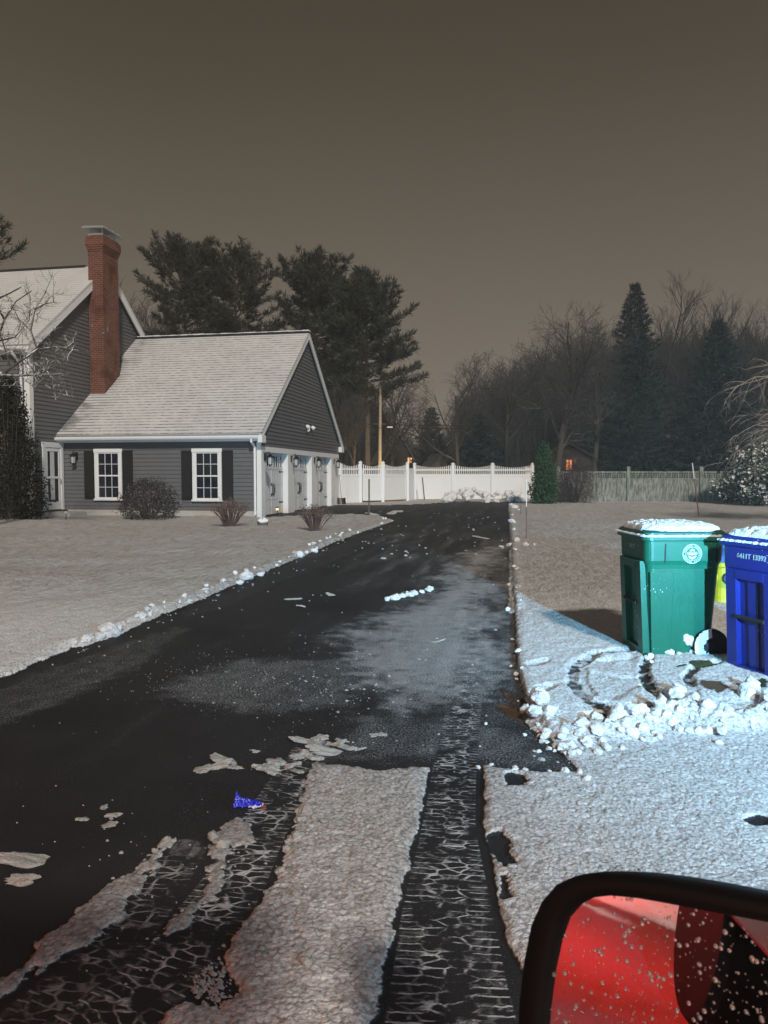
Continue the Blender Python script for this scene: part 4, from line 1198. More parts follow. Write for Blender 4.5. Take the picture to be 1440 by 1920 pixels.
# the wood beyond reads as one dark mass
def wood():
    r = random.Random(77); mb = MB()
    def prof(px):
        pts = [(-400, 800), (180, 700), (230, 590), (330, 590), (520, 585), (640, 650), (720, 740), (760, 800), (812, 830), (850, 770), (890, 690), (960, 640), (1060, 596), (1180, 600), (1290, 575), (1400, 585), (1520, 600), (1700, 640)]
        for a, b in zip(pts, pts[1:]):
            if a[0] <= px <= b[0]: return lerp(a[1], b[1], (px - a[0]) / (b[0] - a[0]))
        return 700
    for _ in range(4200):
        px = r.uniform(-300, 1650); Y = r.uniform(74, 96)
        if 470 < px < 640 and r.random() < .4: continue
        H = top_z(prof(px) + r.uniform(-8, 50), Y); b = base_at(px, Y)
        if H < 1.5: continue
        lean = Vector((r.gauss(0, .04), r.gauss(0, .04), 1)); k = 4
        pts = [b + Vector((lean.x * H * s / k + r.gauss(0, .10) * s, lean.y * H * s / k, H * s / k * 0.8)) for s in range(k + 1)]
        mb.tube(pts, [0.09 * (1 - .8 * s / k) * r.uniform(.5, 1.2) for s in range(k + 1)], 3, cap=False)
        for _ in range(24):
            f = r.uniform(.15, 1); x = min(f * k, k - .01); i = int(x); q = pts[i].lerp(pts[i + 1], x - i)
            d = Vector((r.gauss(0, .55), r.gauss(0, .3), r.uniform(.35, 1.1))); L = H * r.uniform(.07, .22)
            e = q + d.normalized() * L
            mb.tube([q, q.lerp(e, .5) + Vector((r.gauss(0, .1), 0, r.uniform(0, .15))), e], [.024, .018, .010], 3, cap=False)
    # undergrowth
    for _ in range(5200):
        px = r.uniform(-300, 1650); Y = r.uniform(72, 96); b = base_at(px, Y); L = r.uniform(1.0, 4.2) * (1 if px > 820 or px < 640 else .55)
        a = r.gauss(0, .5); e = b + Vector((math.sin(a) * L, r.gauss(0, .4), math.cos(a) * L))
        mb.tube([b, b.lerp(e, .5) + Vector((r.gauss(0, .15), 0, .1)), e], [.05, .035, .015], 3, cap=False)
    o = mb.build('far_woods', M['twig_far']); o['kind'] = 'stuff'; o['label'] = 'dark leafless wood behind the fences, read as one mass'
wood()

# ------------------------------------------------------------------ shrubs
def leafy(mb, pts, n_each, size, w, r, up=0.3):
    for p in pts:
        for _ in range(n_each):
            v = Vector((r.gauss(0, 1), r.gauss(0, 1), r.gauss(up, 1))).normalized()
            s = v.cross(Vector((r.gauss(0, 1), r.gauss(0, 1), r.gauss(0, 1)))).normalized() * w * r.uniform(.6, 1.3)
            L = size * r.uniform(.6, 1.3); q = p + Vector((r.gauss(0, size), r.gauss(0, size), r.gauss(0, size))) * .8
            mb.add([q, q + v * L * .5 + s, q + v * L, q + v * L * .5 - s], [(0, 1, 2, 3)])

def shell_points(r, n, fn):
    out = []
    while len(out) < n:
        v = Vector((r.uniform(-1, 1), r.uniform(-1, 1), r.uniform(0, 1)))
        q = fn(v)
        if q is not None: out.append(q)
    return out

def bush(name, label, loc, R, H, mat, seed, n, leaf, w, stemmat, cone=0.0, group=None, cat='shrub', n_each=7, lumpy=.18, mass='foliage'):
    t = thing(name, label, cat, loc, 0, group); r = random.Random(seed); pts = []
    while len(pts) < n:
        a = r.uniform(0, 6.283); h = r.random()
        if cone: prof = (1 - h) ** cone * min(1, 0.72 + h * 2.0)
        else: prof = math.sqrt(max(0, 1 - (2 * h * .88 - .62) ** 2 / 1.35))
        lump = 1 + lumpy * mnoise.noise(Vector((math.cos(a) * 1.8, math.sin(a) * 1.8, h * 4 + seed)))  * 2
        rr = R * prof * lump * (r.random() ** .28)
        pts.append(Vector((rr * math.cos(a), rr * math.sin(a), 0.05 + h * H * (1 + .06 * math.sin(a * 3)))))
    m = MB(); leafy(m, pts, n_each, leaf, w, r); m.build(mass, mat, t)
    s = MB()
    for _ in range(26):
        a = r.uniform(0, 6.283); rr = R * r.uniform(.2, .8)
        s.tube([(0.12 * math.cos(a), .12 * math.sin(a), 0), (rr * .6 * math.cos(a), rr * .6 * math.sin(a), H * .4), (rr * math.cos(a), rr * math.sin(a), H * r.uniform(.6, .95))], [.02, .014, .006], 4, cap=False)
    s.build('stems', stemmat, t)
    return t
P = G(18, 978); bush('yew', 'tall dark yew with snow flecks at the left edge, before the house corner', P, 1.22, 4.35, M['yew'], 3, 1500, .10, .030, M['bark'], cone=.55, n_each=8)
bush('shrub', 'rounded dark twiggy bush below the left front window', G(279, 975), 0.97, 1.22, M['bush'], 4, 1000, .075, .012, M['twig_purple'], n_each=8)
bush('arborvitae', 'green conical arborvitae at the right end of the white fence', G(1020, 947), 0.68, 2.75, M['arbor'], 5, 1100, .13, .035, M['bark'], cone=.62, n_each=7)
bush('shrub', 'snow-laden evergreen shrub in front of the grey fence at the right edge', G(1452, 948), 2.15, 2.72, M['laurel'], 6, 1500, .20, .060, M['bark'], n_each=7, lumpy=.3)
bush('shrub', 'dark bare purple-brown bush between the arborvitae and the grey fence', G(1076, 944), 1.05, 1.95, M['twig_purple'], 7, 900, .26, .008, M['twig_purple'], n_each=6, mass='twigs')

def stem_bush(label, loc, R, H, n, seed):
    t = thing('shrub', label, 'shrub', loc, 0, 'small twiggy shrubs before the garage'); r = random.Random(seed)
    m = MB(); tips = []
    for _ in range(n):
        a = r.uniform(0, 6.283); sp = r.uniform(.1, 1.0); e = Vector((R * sp * math.cos(a), R * sp * math.sin(a), H * r.uniform(.7, 1.05) * (1 - .25 * sp)))
        b = Vector((.13 * math.cos(a) * sp, .13 * math.sin(a) * sp, 0)); mid = b.lerp(e, .55) + Vector((0, 0, .06))
        m.tube([b, mid, e], [.012, .009, .005], 4, cap=False); tips.append(e)
        for _ in range(3):
            q = mid.lerp(e, r.random()); f = q + Vector((r.gauss(0, .07), r.gauss(0, .07), r.uniform(.04, .14))); m.tube([q, f], [.006, .004], 3, cap=False); tips.append(f)
    m.build('stems', M['twig_red'], t)
    m = MB(); leafy(m, tips, 4, .035, .016, r); m.build('dry_tips', M['twig_red'], t)
stem_bush('small bare twiggy shrub in the snow below the right front window', G(432, 988), .62, .78, 70, 1)
stem_bush('small bare twiggy shrub in the snow before the garage doors', G(590, 996), .52, .68, 60, 2)

# snowy ornamental tree in front of the tall house, trunk outside the picture
def hand_tree():
    t = thing('bare_tree', 'bare crooked tree with snow on its branches, reaching in from the left edge', 'tree', (0, 0, 0), 0, 'bare trees reaching in from the edges of the photo')
    Y = 19.0; r = random.Random(14); T, Cn = MB(), MB()
    def A(px, py, dy=0): return at(px, py, Y + dy)
    T.tube([base_at(-75, Y), A(-70, 900), A(-55, 820), A(-40, 770)], [.13, .11, .10, .09], 8, cap=False)
    mains = [[(-40, 770), (-5, 712), (20, 690), (45, 672), (70, 655), (105, 650), (135, 655), (166, 660)], [(-40, 770), (0, 703), (40, 704), (75, 702), (100, 702), (128, 700)], [(70, 655), (58, 620), (66, 580), (88, 545)],
             [(-40, 770), (-25, 690), (-5, 640), (8, 600), (30, 565), (60, 545)], [(-5, 640), (28, 632), (55, 600), (57, 555)], [(20, 690), (5, 640), (-8, 590)], [(45, 672), (60, 690), (85, 722), (110, 738), (140, 745)], [(58, 620), (35, 598), (22, 572)], [(75, 702), (95, 690), (118, 682)], [(8, 600), (-10, 560), (-20, 520)], [(66, 580), (84, 570), (104, 566)], [(40, 704), (60, 722), (76, 735)]]
    def twigs(q, d, L, rad_, lev):
        pts = [q]; dd = d
        for k in range(4):
            dd = (dd + Vector((r.gauss(0, .25), r.gauss(0, .25), r.gauss(.05, .2)))).normalized(); pts.append(pts[-1] + dd * L / 4)
        Cn.tube(pts, [rad_ * (1 - .16 * k) for k in range(5)], 3, cap=False)
        if lev < 2:
            for _ in range(3): 
                i = r.randint(1, 3); twigs(pts[i], (dd + Vector((r.gauss(0, .7), r.gauss(0, .7), r.gauss(.1, .6)))).normalized(), L * .6, rad_ * .65, lev + 1)
    for m_, path in enumerate(mains):
        pts = [A(x, y, r.gauss(0, .12) * (i > 0)) for i, (x, y) in enumerate(path)]
        r0 = .045 if m_ in (0, 1, 3) else .024
        Cn.tube(pts, [r0 * (1 - .75 * k / (len(pts) - 1)) for k in range(len(pts))], 5, cap=False)
        for i in range(1, len(pts)):
            for _ in range(3):
                q = pts[i - 1].lerp(pts[i], r.random()); d = Vector((r.gauss(0, .8), r.gauss(0, .8), r.gauss(.35, .7))).normalized(); twigs(q, d, r.uniform(.25, .8), .009, 0)
    wood_m = snowy('grey_bark_with_snow', (0.06, 0.055, 0.05), (0.12, 0.11, 0.10), nz0=0.1, nz1=0.6, thr=0.40, nscale=4.0, amount=0.9)
    T.build('trunk', wood_m, t); Cn.build('crown', wood_m, t)
hand_tree()
def weeping():
    t = thing('bare_tree', 'pale weeping bare tree reaching in from the right edge above the snowy shrub', 'tree', (0, 0, 0), 0, 'bare trees reaching in from the edges of the photo')
    Y = 22.0; r = random.Random(21); T, Cn = MB(), MB(); b = base_at(1605, Y)
    top = Vector((b.x, Y, 4.2)); T.tube([b, b.lerp(top, .5) + Vector((.1, 0, 0)), top], [.14, .12, .09], 8, cap=False)
    def arc(q, d, L, rad_, lev):
        pts = [q]; dd = d
        for k in range(6):
            dd = (dd + Vector((r.gauss(0, .13), r.gauss(0, .13), -0.10 + r.gauss(0, .12)))).normalized(); pts.append(pts[-1] + dd * L / 6)
        Cn.tube(pts, [rad_ * (1 - .13 * k) for k in range(7)], 4 if lev == 0 else 3, cap=False)
        if lev < 3:
            for _ in range((7, 5, 3)[lev]):
                i = r.randint(1, 5); arc(pts[i], (dd + Vector((r.gauss(0, .55), r.gauss(0, .55), r.gauss(.1, .45)))).normalized(), L * r.uniform(.4, .65), rad_ * .55, lev + 1)
    for k in range(24):
        a = rad(r.uniform(60, 300)); z = r.uniform(1.7, 4.2)
        arc(Vector((b.x, Y, z)), Vector((math.cos(a), math.sin(a) * .9, r.uniform(.15, .75))).normalized(), r.uniform(1.9, 3.2), .030, 0)
    wm = snowy('pale_weeping_bark', (0.22, 0.17, 0.14), (0.36, 0.29, 0.24), nz0=0.1, nz1=0.6, thr=0.42, nscale=3.0, amount=0.6)
    T.build('trunk', wm, t); Cn.build('crown', wm, t)
weeping()

# ------------------------------------------------------------------ far houses, pole, wires
def far_house(label, px, Y, w, dpt, wall, ridge, rotz, wallmat, roofmat, win=None, litwin=None):
    t = thing('house', label, 'house', base_at(px, Y), rad(rotz), 'houses far behind the fences')
    m = MB(); m.box(-w / 2, w / 2, 0, dpt, 0, wall)
    m.add([(-w / 2, 0, wall), (w / 2, 0, wall), (0, 0, ridge), (-w / 2, dpt, wall), (w / 2, dpt, wall), (0, dpt, ridge)], [(0, 1, 2), (4, 3, 5), (0, 2, 5, 3), (2, 1, 4, 5)])
    m.build('wall', wallmat, t)
    m = MB()
    for s in (-1, 1):
        a = Vector((s * (w / 2 + .3), -.3, wall - .25)); b = Vector((0, -.3, ridge + .08)); c = b + Vector((0, dpt + .6, 0)); d = a + Vector((0, dpt + .6, 0)); u = Vector((0, 0, .14))
        vs = [a, b, c, d, a + u, b + u, c + u, d + u]; m.add(vs, [(0, 1, 2, 3), (7, 6, 5, 4), (0, 4, 5, 1), (2, 6, 7, 3), (0, 3, 7, 4), (1, 5, 6, 2)])
    m.build('roof', roofmat, t)
    for (x0, x1, z0, z1, mat) in (win or []):
        m = MB(); m.box(x0, x1, -.05, -.005, z0, z1); f = m.build('window', mat, t)
        m = MB(); m.box(x0 - .1, x1 + .1, -.04, -.004, z0 - .1, z0 - .002); m.build('sill', M['black'], f); m = MB(); m.box(x0 - .1, x1 + .1, -.04, -.004, z1 + .002, z1 + .1); m.build('lintel', M['black'], f)
        m = MB(); xm = (x0 + x1) / 2; m.box(xm - .04, xm + .04, -.07, -.052, z0, z1); m.build('muntin', M['black'], f)
    return t
darkwall = simple('dark_far_siding', (0.022, 0.019, 0.017), 0.9, 0.2, 1); lit = emis('warm_lit_window', (1.0, 0.50, 0.20), 1.5); lit2 = emis('orange_lit_window', (1.0, 0.30, 0.08), 1.4)
snowroof = simple('far_snowy_roof', (0.10, 0.10, 0.10), .9, .3, 1)
palewall = simple('pale_far_siding', (0.22, 0.19, 0.17), 0.9, 0.15, 1)
far_house('dark far house with a steep gable and a small lit window', 748, 66, 2.6, 9, 2.55, 4.95, 8, darkwall, snowroof, [(0.78, 1.16, 2.55, 3.0, lit)])
far_house('far low snowy-roofed shed between the dark gable and the small spruce', 829, 62, 1.8, 4, 2.0, 3.1, 12, simple('grey_far_shed', (0.11, 0.10, 0.09), .9), snowroof)
far_house('far grey-roofed house behind the small spruce', 866, 72, 4.5, 7, 3.4, 5.6, -20, darkwall, snowroof)
far_house('far house with an orange lit window behind the bare bush', 1066, 56, 3.4, 7, 2.9, 3.7, -6, darkwall, darkwall, [(-0.18, 0.22, 1.85, 2.6, lit2), (0.40, 0.50, 2.35, 2.7, lit2)])
far_house('far pale house showing through the trunks behind the grey fence', 1262, 63, 2.9, 6, 3.2, 4.2, 10, palewall, snowroof)

pole = thing('utility_pole', 'tall bare pole lit yellow from below, behind the white gate', 'pole', base_at(712, 52))
m = MB(); m.tube([(0, 0, 0), (.02, 0, 4), (.05, 0, top_z(724, 52))], [.13, .11, .08], 10); m.build('shaft', M['pole_wood'], pole)
m = MB(); m.box(-.42, .42, -.04, .04, 4.97, 5.05); m.build('cross_arm', M['bark'], pole)
for k, z in enumerate((5.10, 4.86)):
    m = MB(); a = Vector(base_at(712, 52)) + Vector((0, -.07, z)); 
    pts = []
    for s in range(25):
        u = s / 24; x = lerp(-14, 24, u); pts.append(Vector((a.x + x, 52 + x * .15 + (-.2 if k else .2), z - 0.25 * math.sin(math.pi * u) + .1)))
    m.tube(pts, [.018] * 25, 4); w_ = m.build('overhead_wire', M['iron'])
    tag(w_, ('upper' if k == 0 else 'lower') + ' thin overhead wire crossing in front of the pines', 'wire', 'overhead wires')
lampy = thing('yard_light', 'small white yard lamp on a bracket right of the yellow-lit pole', 'lamp', at(731, 801, 54))
m = MB(); m.box(-.20, .20, -.12, .12, -.05, .05); m.build('lamp_head', emis('dim_yard_lamp', (1, .95, .85), .12, (.5, .5, .5)), lampy, bevel=.03)
m = MB(); m.tube([(-.30, 0, 0), (-.6, 0, .05), (-.74, -1.6, 0.0)], [.03, .03, .03], 5); m.build('bracket', M['iron'], lampy)

# ------------------------------------------------------------------ small things along the drive
GM = 'driveway marker stakes'
def marker(label, px, py0, py1, mats, lean=0.0, rr=.017):
    b = G(px, py0); top = at(px + lean, py1, b.y)
    t = thing('marker_stake', label, 'stake', b, 0, GM); h = top.z; dx = top.x - b.x
    zs = [0] + [h * f for f, _ in mats]
    for i, (f, mt) in enumerate(mats):
        m = MB(); f0 = 0 if i == 0 else mats[i - 1][0]
        m.tube([(dx * f0, 0, h * f0), (dx * f, 0, h * f)], [rr, rr], 6); m.build('shaft' if i == 0 else 'band', M[mt], t)
marker('dark wooden marker stake at the corner of the left lawn, before the white gate', 692, 967, 898, [(1.0, 'stake')], 0, .028)
marker('short dark marker stake leaning before the white fence', 796, 939, 895, [(1.0, 'stake')], -4, .032)
marker('white and red marker rod at the right edge of the drive', 987, 1014, 898, [(.42, 'marker_red'), (.55, 'stake'), (1.0, 'marker_white')], 0, .012)
marker('reddish marker rod with a white tip leaning behind the green bin', 1311, 973, 868, [(.72, 'marker_red'), (1.0, 'marker_white')], -13, .020)
marker('short faint marker rod beside the white and red one', 976, 966, 914, [(.6, 'stake'), (1.0, 'marker_white')], 2, .012)

# shovel leaning on the garage corner
sh = thing('snow_shovel', 'snow shovel leaning on the white wall by the last garage door', 'shovel', G(640, 947))
b = Vector((0.05, -.35, 0.03)); e = Vector((-.10, 0.1, 1.45))
m = MB(); m.tube([b.lerp(e, .22), e], [.02, .02], 6); m.tube([e + Vector((-.07, 0, .02)), e + Vector((.07, 0, .02))], [.02, .02], 6); m.build('handle', simple('pale_wood_handle', (.35, .28, .18), .7), sh)
m = MB(); d = (e - b).normalized(); sd_ = Vector((1, 0, 0)); nn = d.cross(sd_).normalized()
for k in range(6): 
    a0 = b + sd_ * lerp(-.2, .2, k / 6); a1 = b + sd_ * lerp(-.2, .2, (k + 1) / 6); o0 = nn * .05 * math.sin(math.pi * k / 6); o1 = nn * .05 * math.sin(math.pi * (k + 1) / 6)
    m.quad(a0 + o0, a1 + o1, a1 + o1 + d * .36, a0 + o0 + d * .36)
o = m.build('blade', M['iron'], sh); md = o.modifiers.new('solid', 'SOLIDIFY'); md.thickness = .008

# path lights
def path_light(label, px, py, litm):
    t = thing('path_light', label, 'path light', G(px, py), 0, 'small path lights before the house')
    m = MB(); m.tube([(0, 0, 0), (0, 0, .28)], [.012, .012], 6); m.build('stake', M['iron'], t)
    m = MB(); m.lathe([(.05, .28), (.055, .36)], 10); m.build('lens', litm, t)
    m = MB(); m.lathe([(.0, .40), (.03, .395), (.075, .372), (.075, .361), (0, .361)], 12); m.build('cap', M['iron'], t)
path_light('small unlit path light standing before the side door', 124, 979, lant_glass)
path_light('small glowing path light standing before the first garage door', 520, 972, emis('warm_path_lens', (1.0, .80, .45), 1.6))
# stone
o = bpy.data.objects.new('garden_stone', chunk_mesh('garden_stone', 60, snowy('stone_with_snow', (.08, .08, .08), (.16, .16, .15), nz0=.1, nz1=.5, thr=.3, nscale=3), 3, .3)); COL.objects.link(o)
o.location = G(493, 987) + Vector((0, 0, .10)); o.scale = (.30, .26, .30); tag(o, 'small snow-capped stone on the lawn between the two twiggy shrubs', 'stone')
# ------------------------------------------------------------------ bins
def plastic(name, col, var=0.15):
    t = NT(name)
    co = t.coord()
    c = t.mix(t.noise(5, 4, 0.6, co), [q * (1 - var) for q in col], [q * (1 + var) for q in col])
    sc = t.noise(3.0, 5, 0.7, t.vmul(co, (9.0, 9.0, 1.5)), 1.5)
    c = t.mix(t.mapr(sc, 0.66, 0.74, 0, 0.28), c, [min(1, q * 2.2 + 0.05) for q in col])
    # flecks of blown snow stuck to the plastic
    v = t.new('ShaderNodeTexVoronoi'); v.inputs['Scale'].default_value = 42; t.l.new(co, v.inputs['Vector'])
    low = t.noise(3.2, 2, 0.6, co)
    fl = t.mapr(v.outputs['Distance'], 0.10, 0.16, 1.0, 0.0)
    fl = t.math('MULTIPLY', fl, t.mapr(low, 0.54, 0.66))
    c = t.mix(fl, c, (0.7, 0.72, 0.74))
    return t.out(c, t.mapr(t.noise(40, 3, 0.6, co), 0, 1, 0.30, 0.5), t.bump(t.noise(160, 2, 0.6, co), 0.0012), 0.4)
M['green_plastic'] = plastic('green_bin_plastic', (0.002, 0.090, 0.052))
M['green_dark'] = plastic('dark_green_lid_plastic', (0.004, 0.06, 0.045))
M['blue_plastic'] = plastic('blue_bin_plastic', (0.012, 0.019, 0.17))
M['rubber'] = simple('black_rubber', (0.008, 0.008, 0.008), 0.75, 0.3, 20)
M['white_print'] = simple('white_print', (0.36, 0.38, 0.39), 0.6, 0.08, 30)

def text_mesh(body, size, name, mat, parent, Mx, ext=0.0008, bold=0.0):
    cu = bpy.data.curves.new(name, 'FONT'); cu.body = body; cu.size = size; cu.extrude = ext; cu.align_x = 'CENTER'; cu.align_y = 'CENTER'
    cu.offset = bold
    tmp = bpy.data.objects.new(name, cu); COL.objects.link(tmp)
    dg = bpy.context.evaluated_depsgraph_get()
    me = bpy.data.meshes.new_from_object(tmp.evaluated_get(dg))
    bpy.data.objects.remove(tmp); bpy.data.curves.remove(cu)
    me.transform(Mx); me.name = name
    me.materials.clear(); me.materials.append(mat)
    return link(bpy.data.objects.new(name, me), parent)

BHX, BHY, BZ = 0.318, 0.305, 1.03
def hxz(z):   # body half sizes
    t = z / BZ
    if z < 0.80: return 0.245 + 0.045 * z / 0.80, 0.235 + 0.045 * z / 0.80
    return BHX - 0.008, BHY - 0.008

def wheelie_bin(name, label, mat, lidmat, loc, rotz, grp, txt, emblem):
    t = thing(name, label, 'wheelie bin', loc, rotz, grp)
    b = MB(); rings = []
    for z, r in ((0.0, 0.03), (0.015, 0.05), (0.25, 0.05), (0.50, 0.05), (0.745, 0.05)):
        hx, hy = hxz(z); rings.append(rrect(hx, hy, r, z))
    rings.append(rrect(0.292, 0.282, 0.05, 0.775)); rings.append(rrect(BHX - 0.01, BHY - 0.01, 0.06, 0.81)); rings.append(rrect(BHX - 0.004, BHY - 0.004, 0.06, 0.985))
    b.loft(rings)
    body = b.build('body', mat, t, smooth=False)
    r = MB(); r.loft([rrect(BHX + 0.004, BHY + 0.004, 0.065, 0.965), rrect(BHX + 0.022, BHY + 0.022, 0.07, 0.972), rrect(BHX + 0.022, BHY + 0.022, 0.07, 1.0), rrect(BHX + 0.006, BHY + 0.006, 0.06, 1.006)])
    r.build('rim', mat, t)
    # front face (towards -x): raised frame round a tall recess, and the lift bar across it
    f = MB()
    def fx(z): return -hxz(min(z, 0.745))[0]
    def fpanel(y0, y1, z0, z1, d0, d1):
        vs = []
        for d in (d0, d1):
            for z in (z0, z1):
                for y in (y0, y1): vs.append((fx(z) - d, y, z))
        f.add(vs, [(0, 1, 3, 2), (4, 6, 7, 5), (0, 4, 5, 1), (2, 3, 7, 6), (0, 2, 6, 4), (1, 5, 7, 3)])
    W = 0.225
    fpanel(-W, -0.13, 0.03, 0.80, -0.02, 0.045); fpanel(0.13, W, 0.03, 0.80, -0.02, 0.045)
    fpanel(-0.1295, 0.1295, 0.735, 0.80, -0.02, 0.047); fpanel(-0.1295, 0.1295, 0.03, 0.10, -0.02, 0.043)
    fpanel(-0.045, 0.045, 0.1005, 0.7345, -0.02, 0.012)
    f.build('front_frame', mat, t)
    k = MB(); k.tube([(-0.318, -0.135, 0.46), (-0.318, 0.135, 0.46)], [0.014, 0.014], 8); k.build('lift_bar', M['rubber'], t)
    # side faces: raised lower panel and slots under the rim
    for sg in (-1, 1):
        s = MB()
        def sy(z): return sg * hxz(min(z, 0.745))[1]
        vs = []
        for d in (-0.01, 0.016):
            for z in (0.02, 0.72):
                for x in (-hxz(z)[0] + 0.012, -0.085): vs.append((x, sy(z) + sg * d, z))
        s.add(vs, [(0, 1, 3, 2), (4, 6, 7, 5), (0, 4, 5, 1), (2, 3, 7, 6), (0, 2, 6, 4), (1, 5, 7, 3)])
        s.build('side_panel', mat, t, bevel=0.004)
    for sg in (-1, 1):
        for x in (-0.16, 0.245):
            s = MB(); s.box(x - 0.005, x + 0.005, sg * (BHY - 0.006) - 0.0035, sg * (BHY - 0.006) + 0.0035, 0.80, 0.945)
            s.build('rib_slot', M['rubber'], t)
    # lid, hinged at the back
    l = MB(); l.loft([rrect(BHX + 0.012, BHY + 0.014, 0.07, 1.008), rrect(BHX + 0.012, BHY + 0.014, 0.07, 1.030), rrect(BHX - 0.01, BHY - 0.008, 0.08, 1.048), rrect(BHX - 0.10, BHY - 0.09, 0.08, 1.068), rrect(BHX - 0.2, BHY - 0.19, 0.06, 1.072)])
    l.build('lid', lidmat, t)
    h = MB(); h.tube([(BHX + 0.075, -0.21, 1.0), (BHX + 0.075, 0.21, 1.0)], [0.015, 0.015], 8)
    for y in (-0.2, 0.2): h.box(BHX, BHX + 0.08, y - 0.02, y + 0.02, 0.96, 1.02)
    h.build('handle', mat, t)
    # wheels
    for sg in (-1, 1):
        w = MB(); Mx = Matrix.Translation((0.225, sg * 0.275, 0.135)) @ Matrix.Rotation(rad(90), 4, 'X')
        w.lathe([(0.05, -0.026), (0.118, -0.028), (0.135, -0.02), (0.138, 0.0), (0.135, 0.02), (0.118, 0.028), (0.05, 0.026)], 28, Mx)
        wh = w.build('wheel', M['rubber'], t, smooth=False)
        w = MB(); w.lathe([(0.0, -0.04), (0.030, -0.036), (0.048, -0.027), (0.048, 0.027), (0.030, 0.036), (0.0, 0.04)], 16, Mx)
        w.build('hub', M['rubber'], wh)
        if sg < 0:
            # snow packed on the tyre
            c = MB(); n = 22; vs = []
            for j in range(n + 1):
                a = rad(95 + 150 * j / n)
                for rr in (0.07 + 0.03 * mnoise.noise(Vector((j * .6, 2, 1))), 0.143 + 0.008 * mnoise.noise(Vector((j * .9, 7, 1)))):
                    for dy in (-0.036, -0.026): vs.append((0.225 + rr * math.cos(a), -0.275 + dy, 0.135 + rr * math.sin(a)))
            fs = []
            for j in range(n):
                q = j * 4; fs += [(q, q + 2, q + 6, q + 4), (q + 1, q + 5, q + 7, q + 3), (q + 2, q + 3, q + 7, q + 6), (q, q + 4, q + 5, q + 1)]
            c.add(vs, fs); c.build('wheel_snow', M['snow_lid'], wh)
    # snow on the lid
    n = 64; sm = MB(); vs = []
    for j in range(n):
        for i in range(n):
            x = -1 + 2 * i / (n - 1); y = -1 + 2 * j / (n - 1)
            rr = (abs(x) ** 6 + abs(y) ** 6) ** (1 / 6)
            e = max(0.0, 1 - rr)
            X, Y = x * (BHX + 0.004), y * (BHY + 0.006)
            lidz = 1.030 + 0.044 * min(1, e / 0.45) ** 0.6
            p = Vector((X * 16 + loc[0] * 7, Y * 16, 0))
            lump = mnoise.noise(p * 2.2) * 0.012 + mnoise.noise(p) * 0.010 + mnoise.noise(p * 4.4) * 0.006
            th = 0.034 * min(1, e / 0.10) ** 0.5
            vs.append((X, Y, lidz - 0.004 + max(0, th + lump * min(1, e / 0.05))))
    fs = [(j * n + i, j * n + i + 1, (j + 1) * n + i + 1, (j + 1) * n + i) for j in range(n - 1) for i in range(n - 1)]
    sm.add(vs, fs); sm.build('lid_snow', M['snow_lid'], t, smooth=True)
    # snow on the rim ledge in front and at the side
    q = MB()
    for k in range(60):
        u = k / 59
        if k % 2 == 0: x, y = -BHX - 0.014, -BHY + 2 * BHY * u
        else: x, y = -BHX + 2 * BHX * u, -BHY - 0.014
        rr = 0.009 + 0.005 * random.random()
        ring = []
        Mx = Matrix.Translation((x, y, 1.001)) @ Matrix.Rotation(random.random() * 6, 4, 'Z')
        q.lathe([(rr * 1.6, -0.002), (rr * 1.7, rr * 0.6), (rr * 0.9, rr * 1.1), (0.0, rr * 1.25)], 7, Mx)
    q.build('rim_snow', M['snow_lid'], t)
    # stuck clods of snow
    if emblem:
        q = MB()
        for (x, z, rr) in ((0.04, 0.20, .028), (0.075, 0.185, .03), (0.055, 0.155, .024), (0.10, 0.165, .026), (0.085, 0.145, .02), (0.03, 0.175, .016), (0.12, 0.17, .014)):
            y = -hxz(z)[1] - 0.002
            q.lathe([(rr, -0.002), (rr * 0.9, 0.010), (rr * 0.5, 0.018), (0, 0.02)], 7, Matrix.Translation((x, y, z)) @ Matrix.Rotation(rad(90), 4, 'X'))
        for (y, z, rr) in ((-0.088, 0.13, .035), (-0.095, 0.19, .03), (-0.09, 0.25, .032), (-0.10, 0.30, .025), (-0.085, 0.34, .02)):
            q.lathe([(rr, -0.002), (rr * 0.9, 0.014), (rr * 0.5, 0.024), (0, 0.026)], 7, Matrix.Translation((-hxz(z)[0] - 0.002, y, z)) @ Matrix.Rotation(rad(-90), 4, 'Y'))
        q.build('stuck_snow', M['snow'], t)
    # printing
    Mf = Matrix(((0, 0, -1, -BHX + 0.0035), (-1, 0, 0, 0.0), (0, 1, 0, 0.90), (0, 0, 0, 1)))
    text_mesh(txt, 0.050, 'serial_number', M['white_print'], t, Mf, bold=0.0012)
    if emblem:
        e = MB(); cx, cz, yy = 0.052, 0.865, -BHY + 0.0045
        def ring(r0, r1, n=40):
            vs = []
            for j in range(n):
                a = 2 * math.pi * j / n
                for r in (r0, r1): vs.append((cx + r * math.cos(a), yy, cz + r * math.sin(a)))
            e.add(vs, [(2 * j, 2 * ((j + 1) % n), 2 * ((j + 1) % n) + 1, 2 * j + 1) for j in range(n)])
        ring(0.071, 0.077); ring(0.050, 0.053)
        def blob(pts, kk=0.86):
            e.add([(cx + a * kk, yy - 0.0004, cz + b * kk) for a, b in pts], [tuple(range(len(pts)))])
        for j in range(26):     # letters round the seal
            a = 2 * math.pi * j / 26
            if j % 7 == 6: continue
            ca, sa = math.cos(a), math.sin(a); hw = 0.0052
            pts = [(r * ca - w * sa, r * sa + w * ca) for r, w in ((0.056, -hw), (0.068, -hw), (0.068, hw), (0.064, hw * 0.2), (0.056, hw))]
            blob(pts, 1.0)
        blob([(-0.026, 0.018), (-0.018, 0.04), (0.0, 0.048), (0.018, 0.04), (0.026, 0.018), (0.0, 0.026)])
        blob([(-0.034, 0.012), (-0.012, 0.016), (-0.008, -0.006), (-0.030, -0.014)])
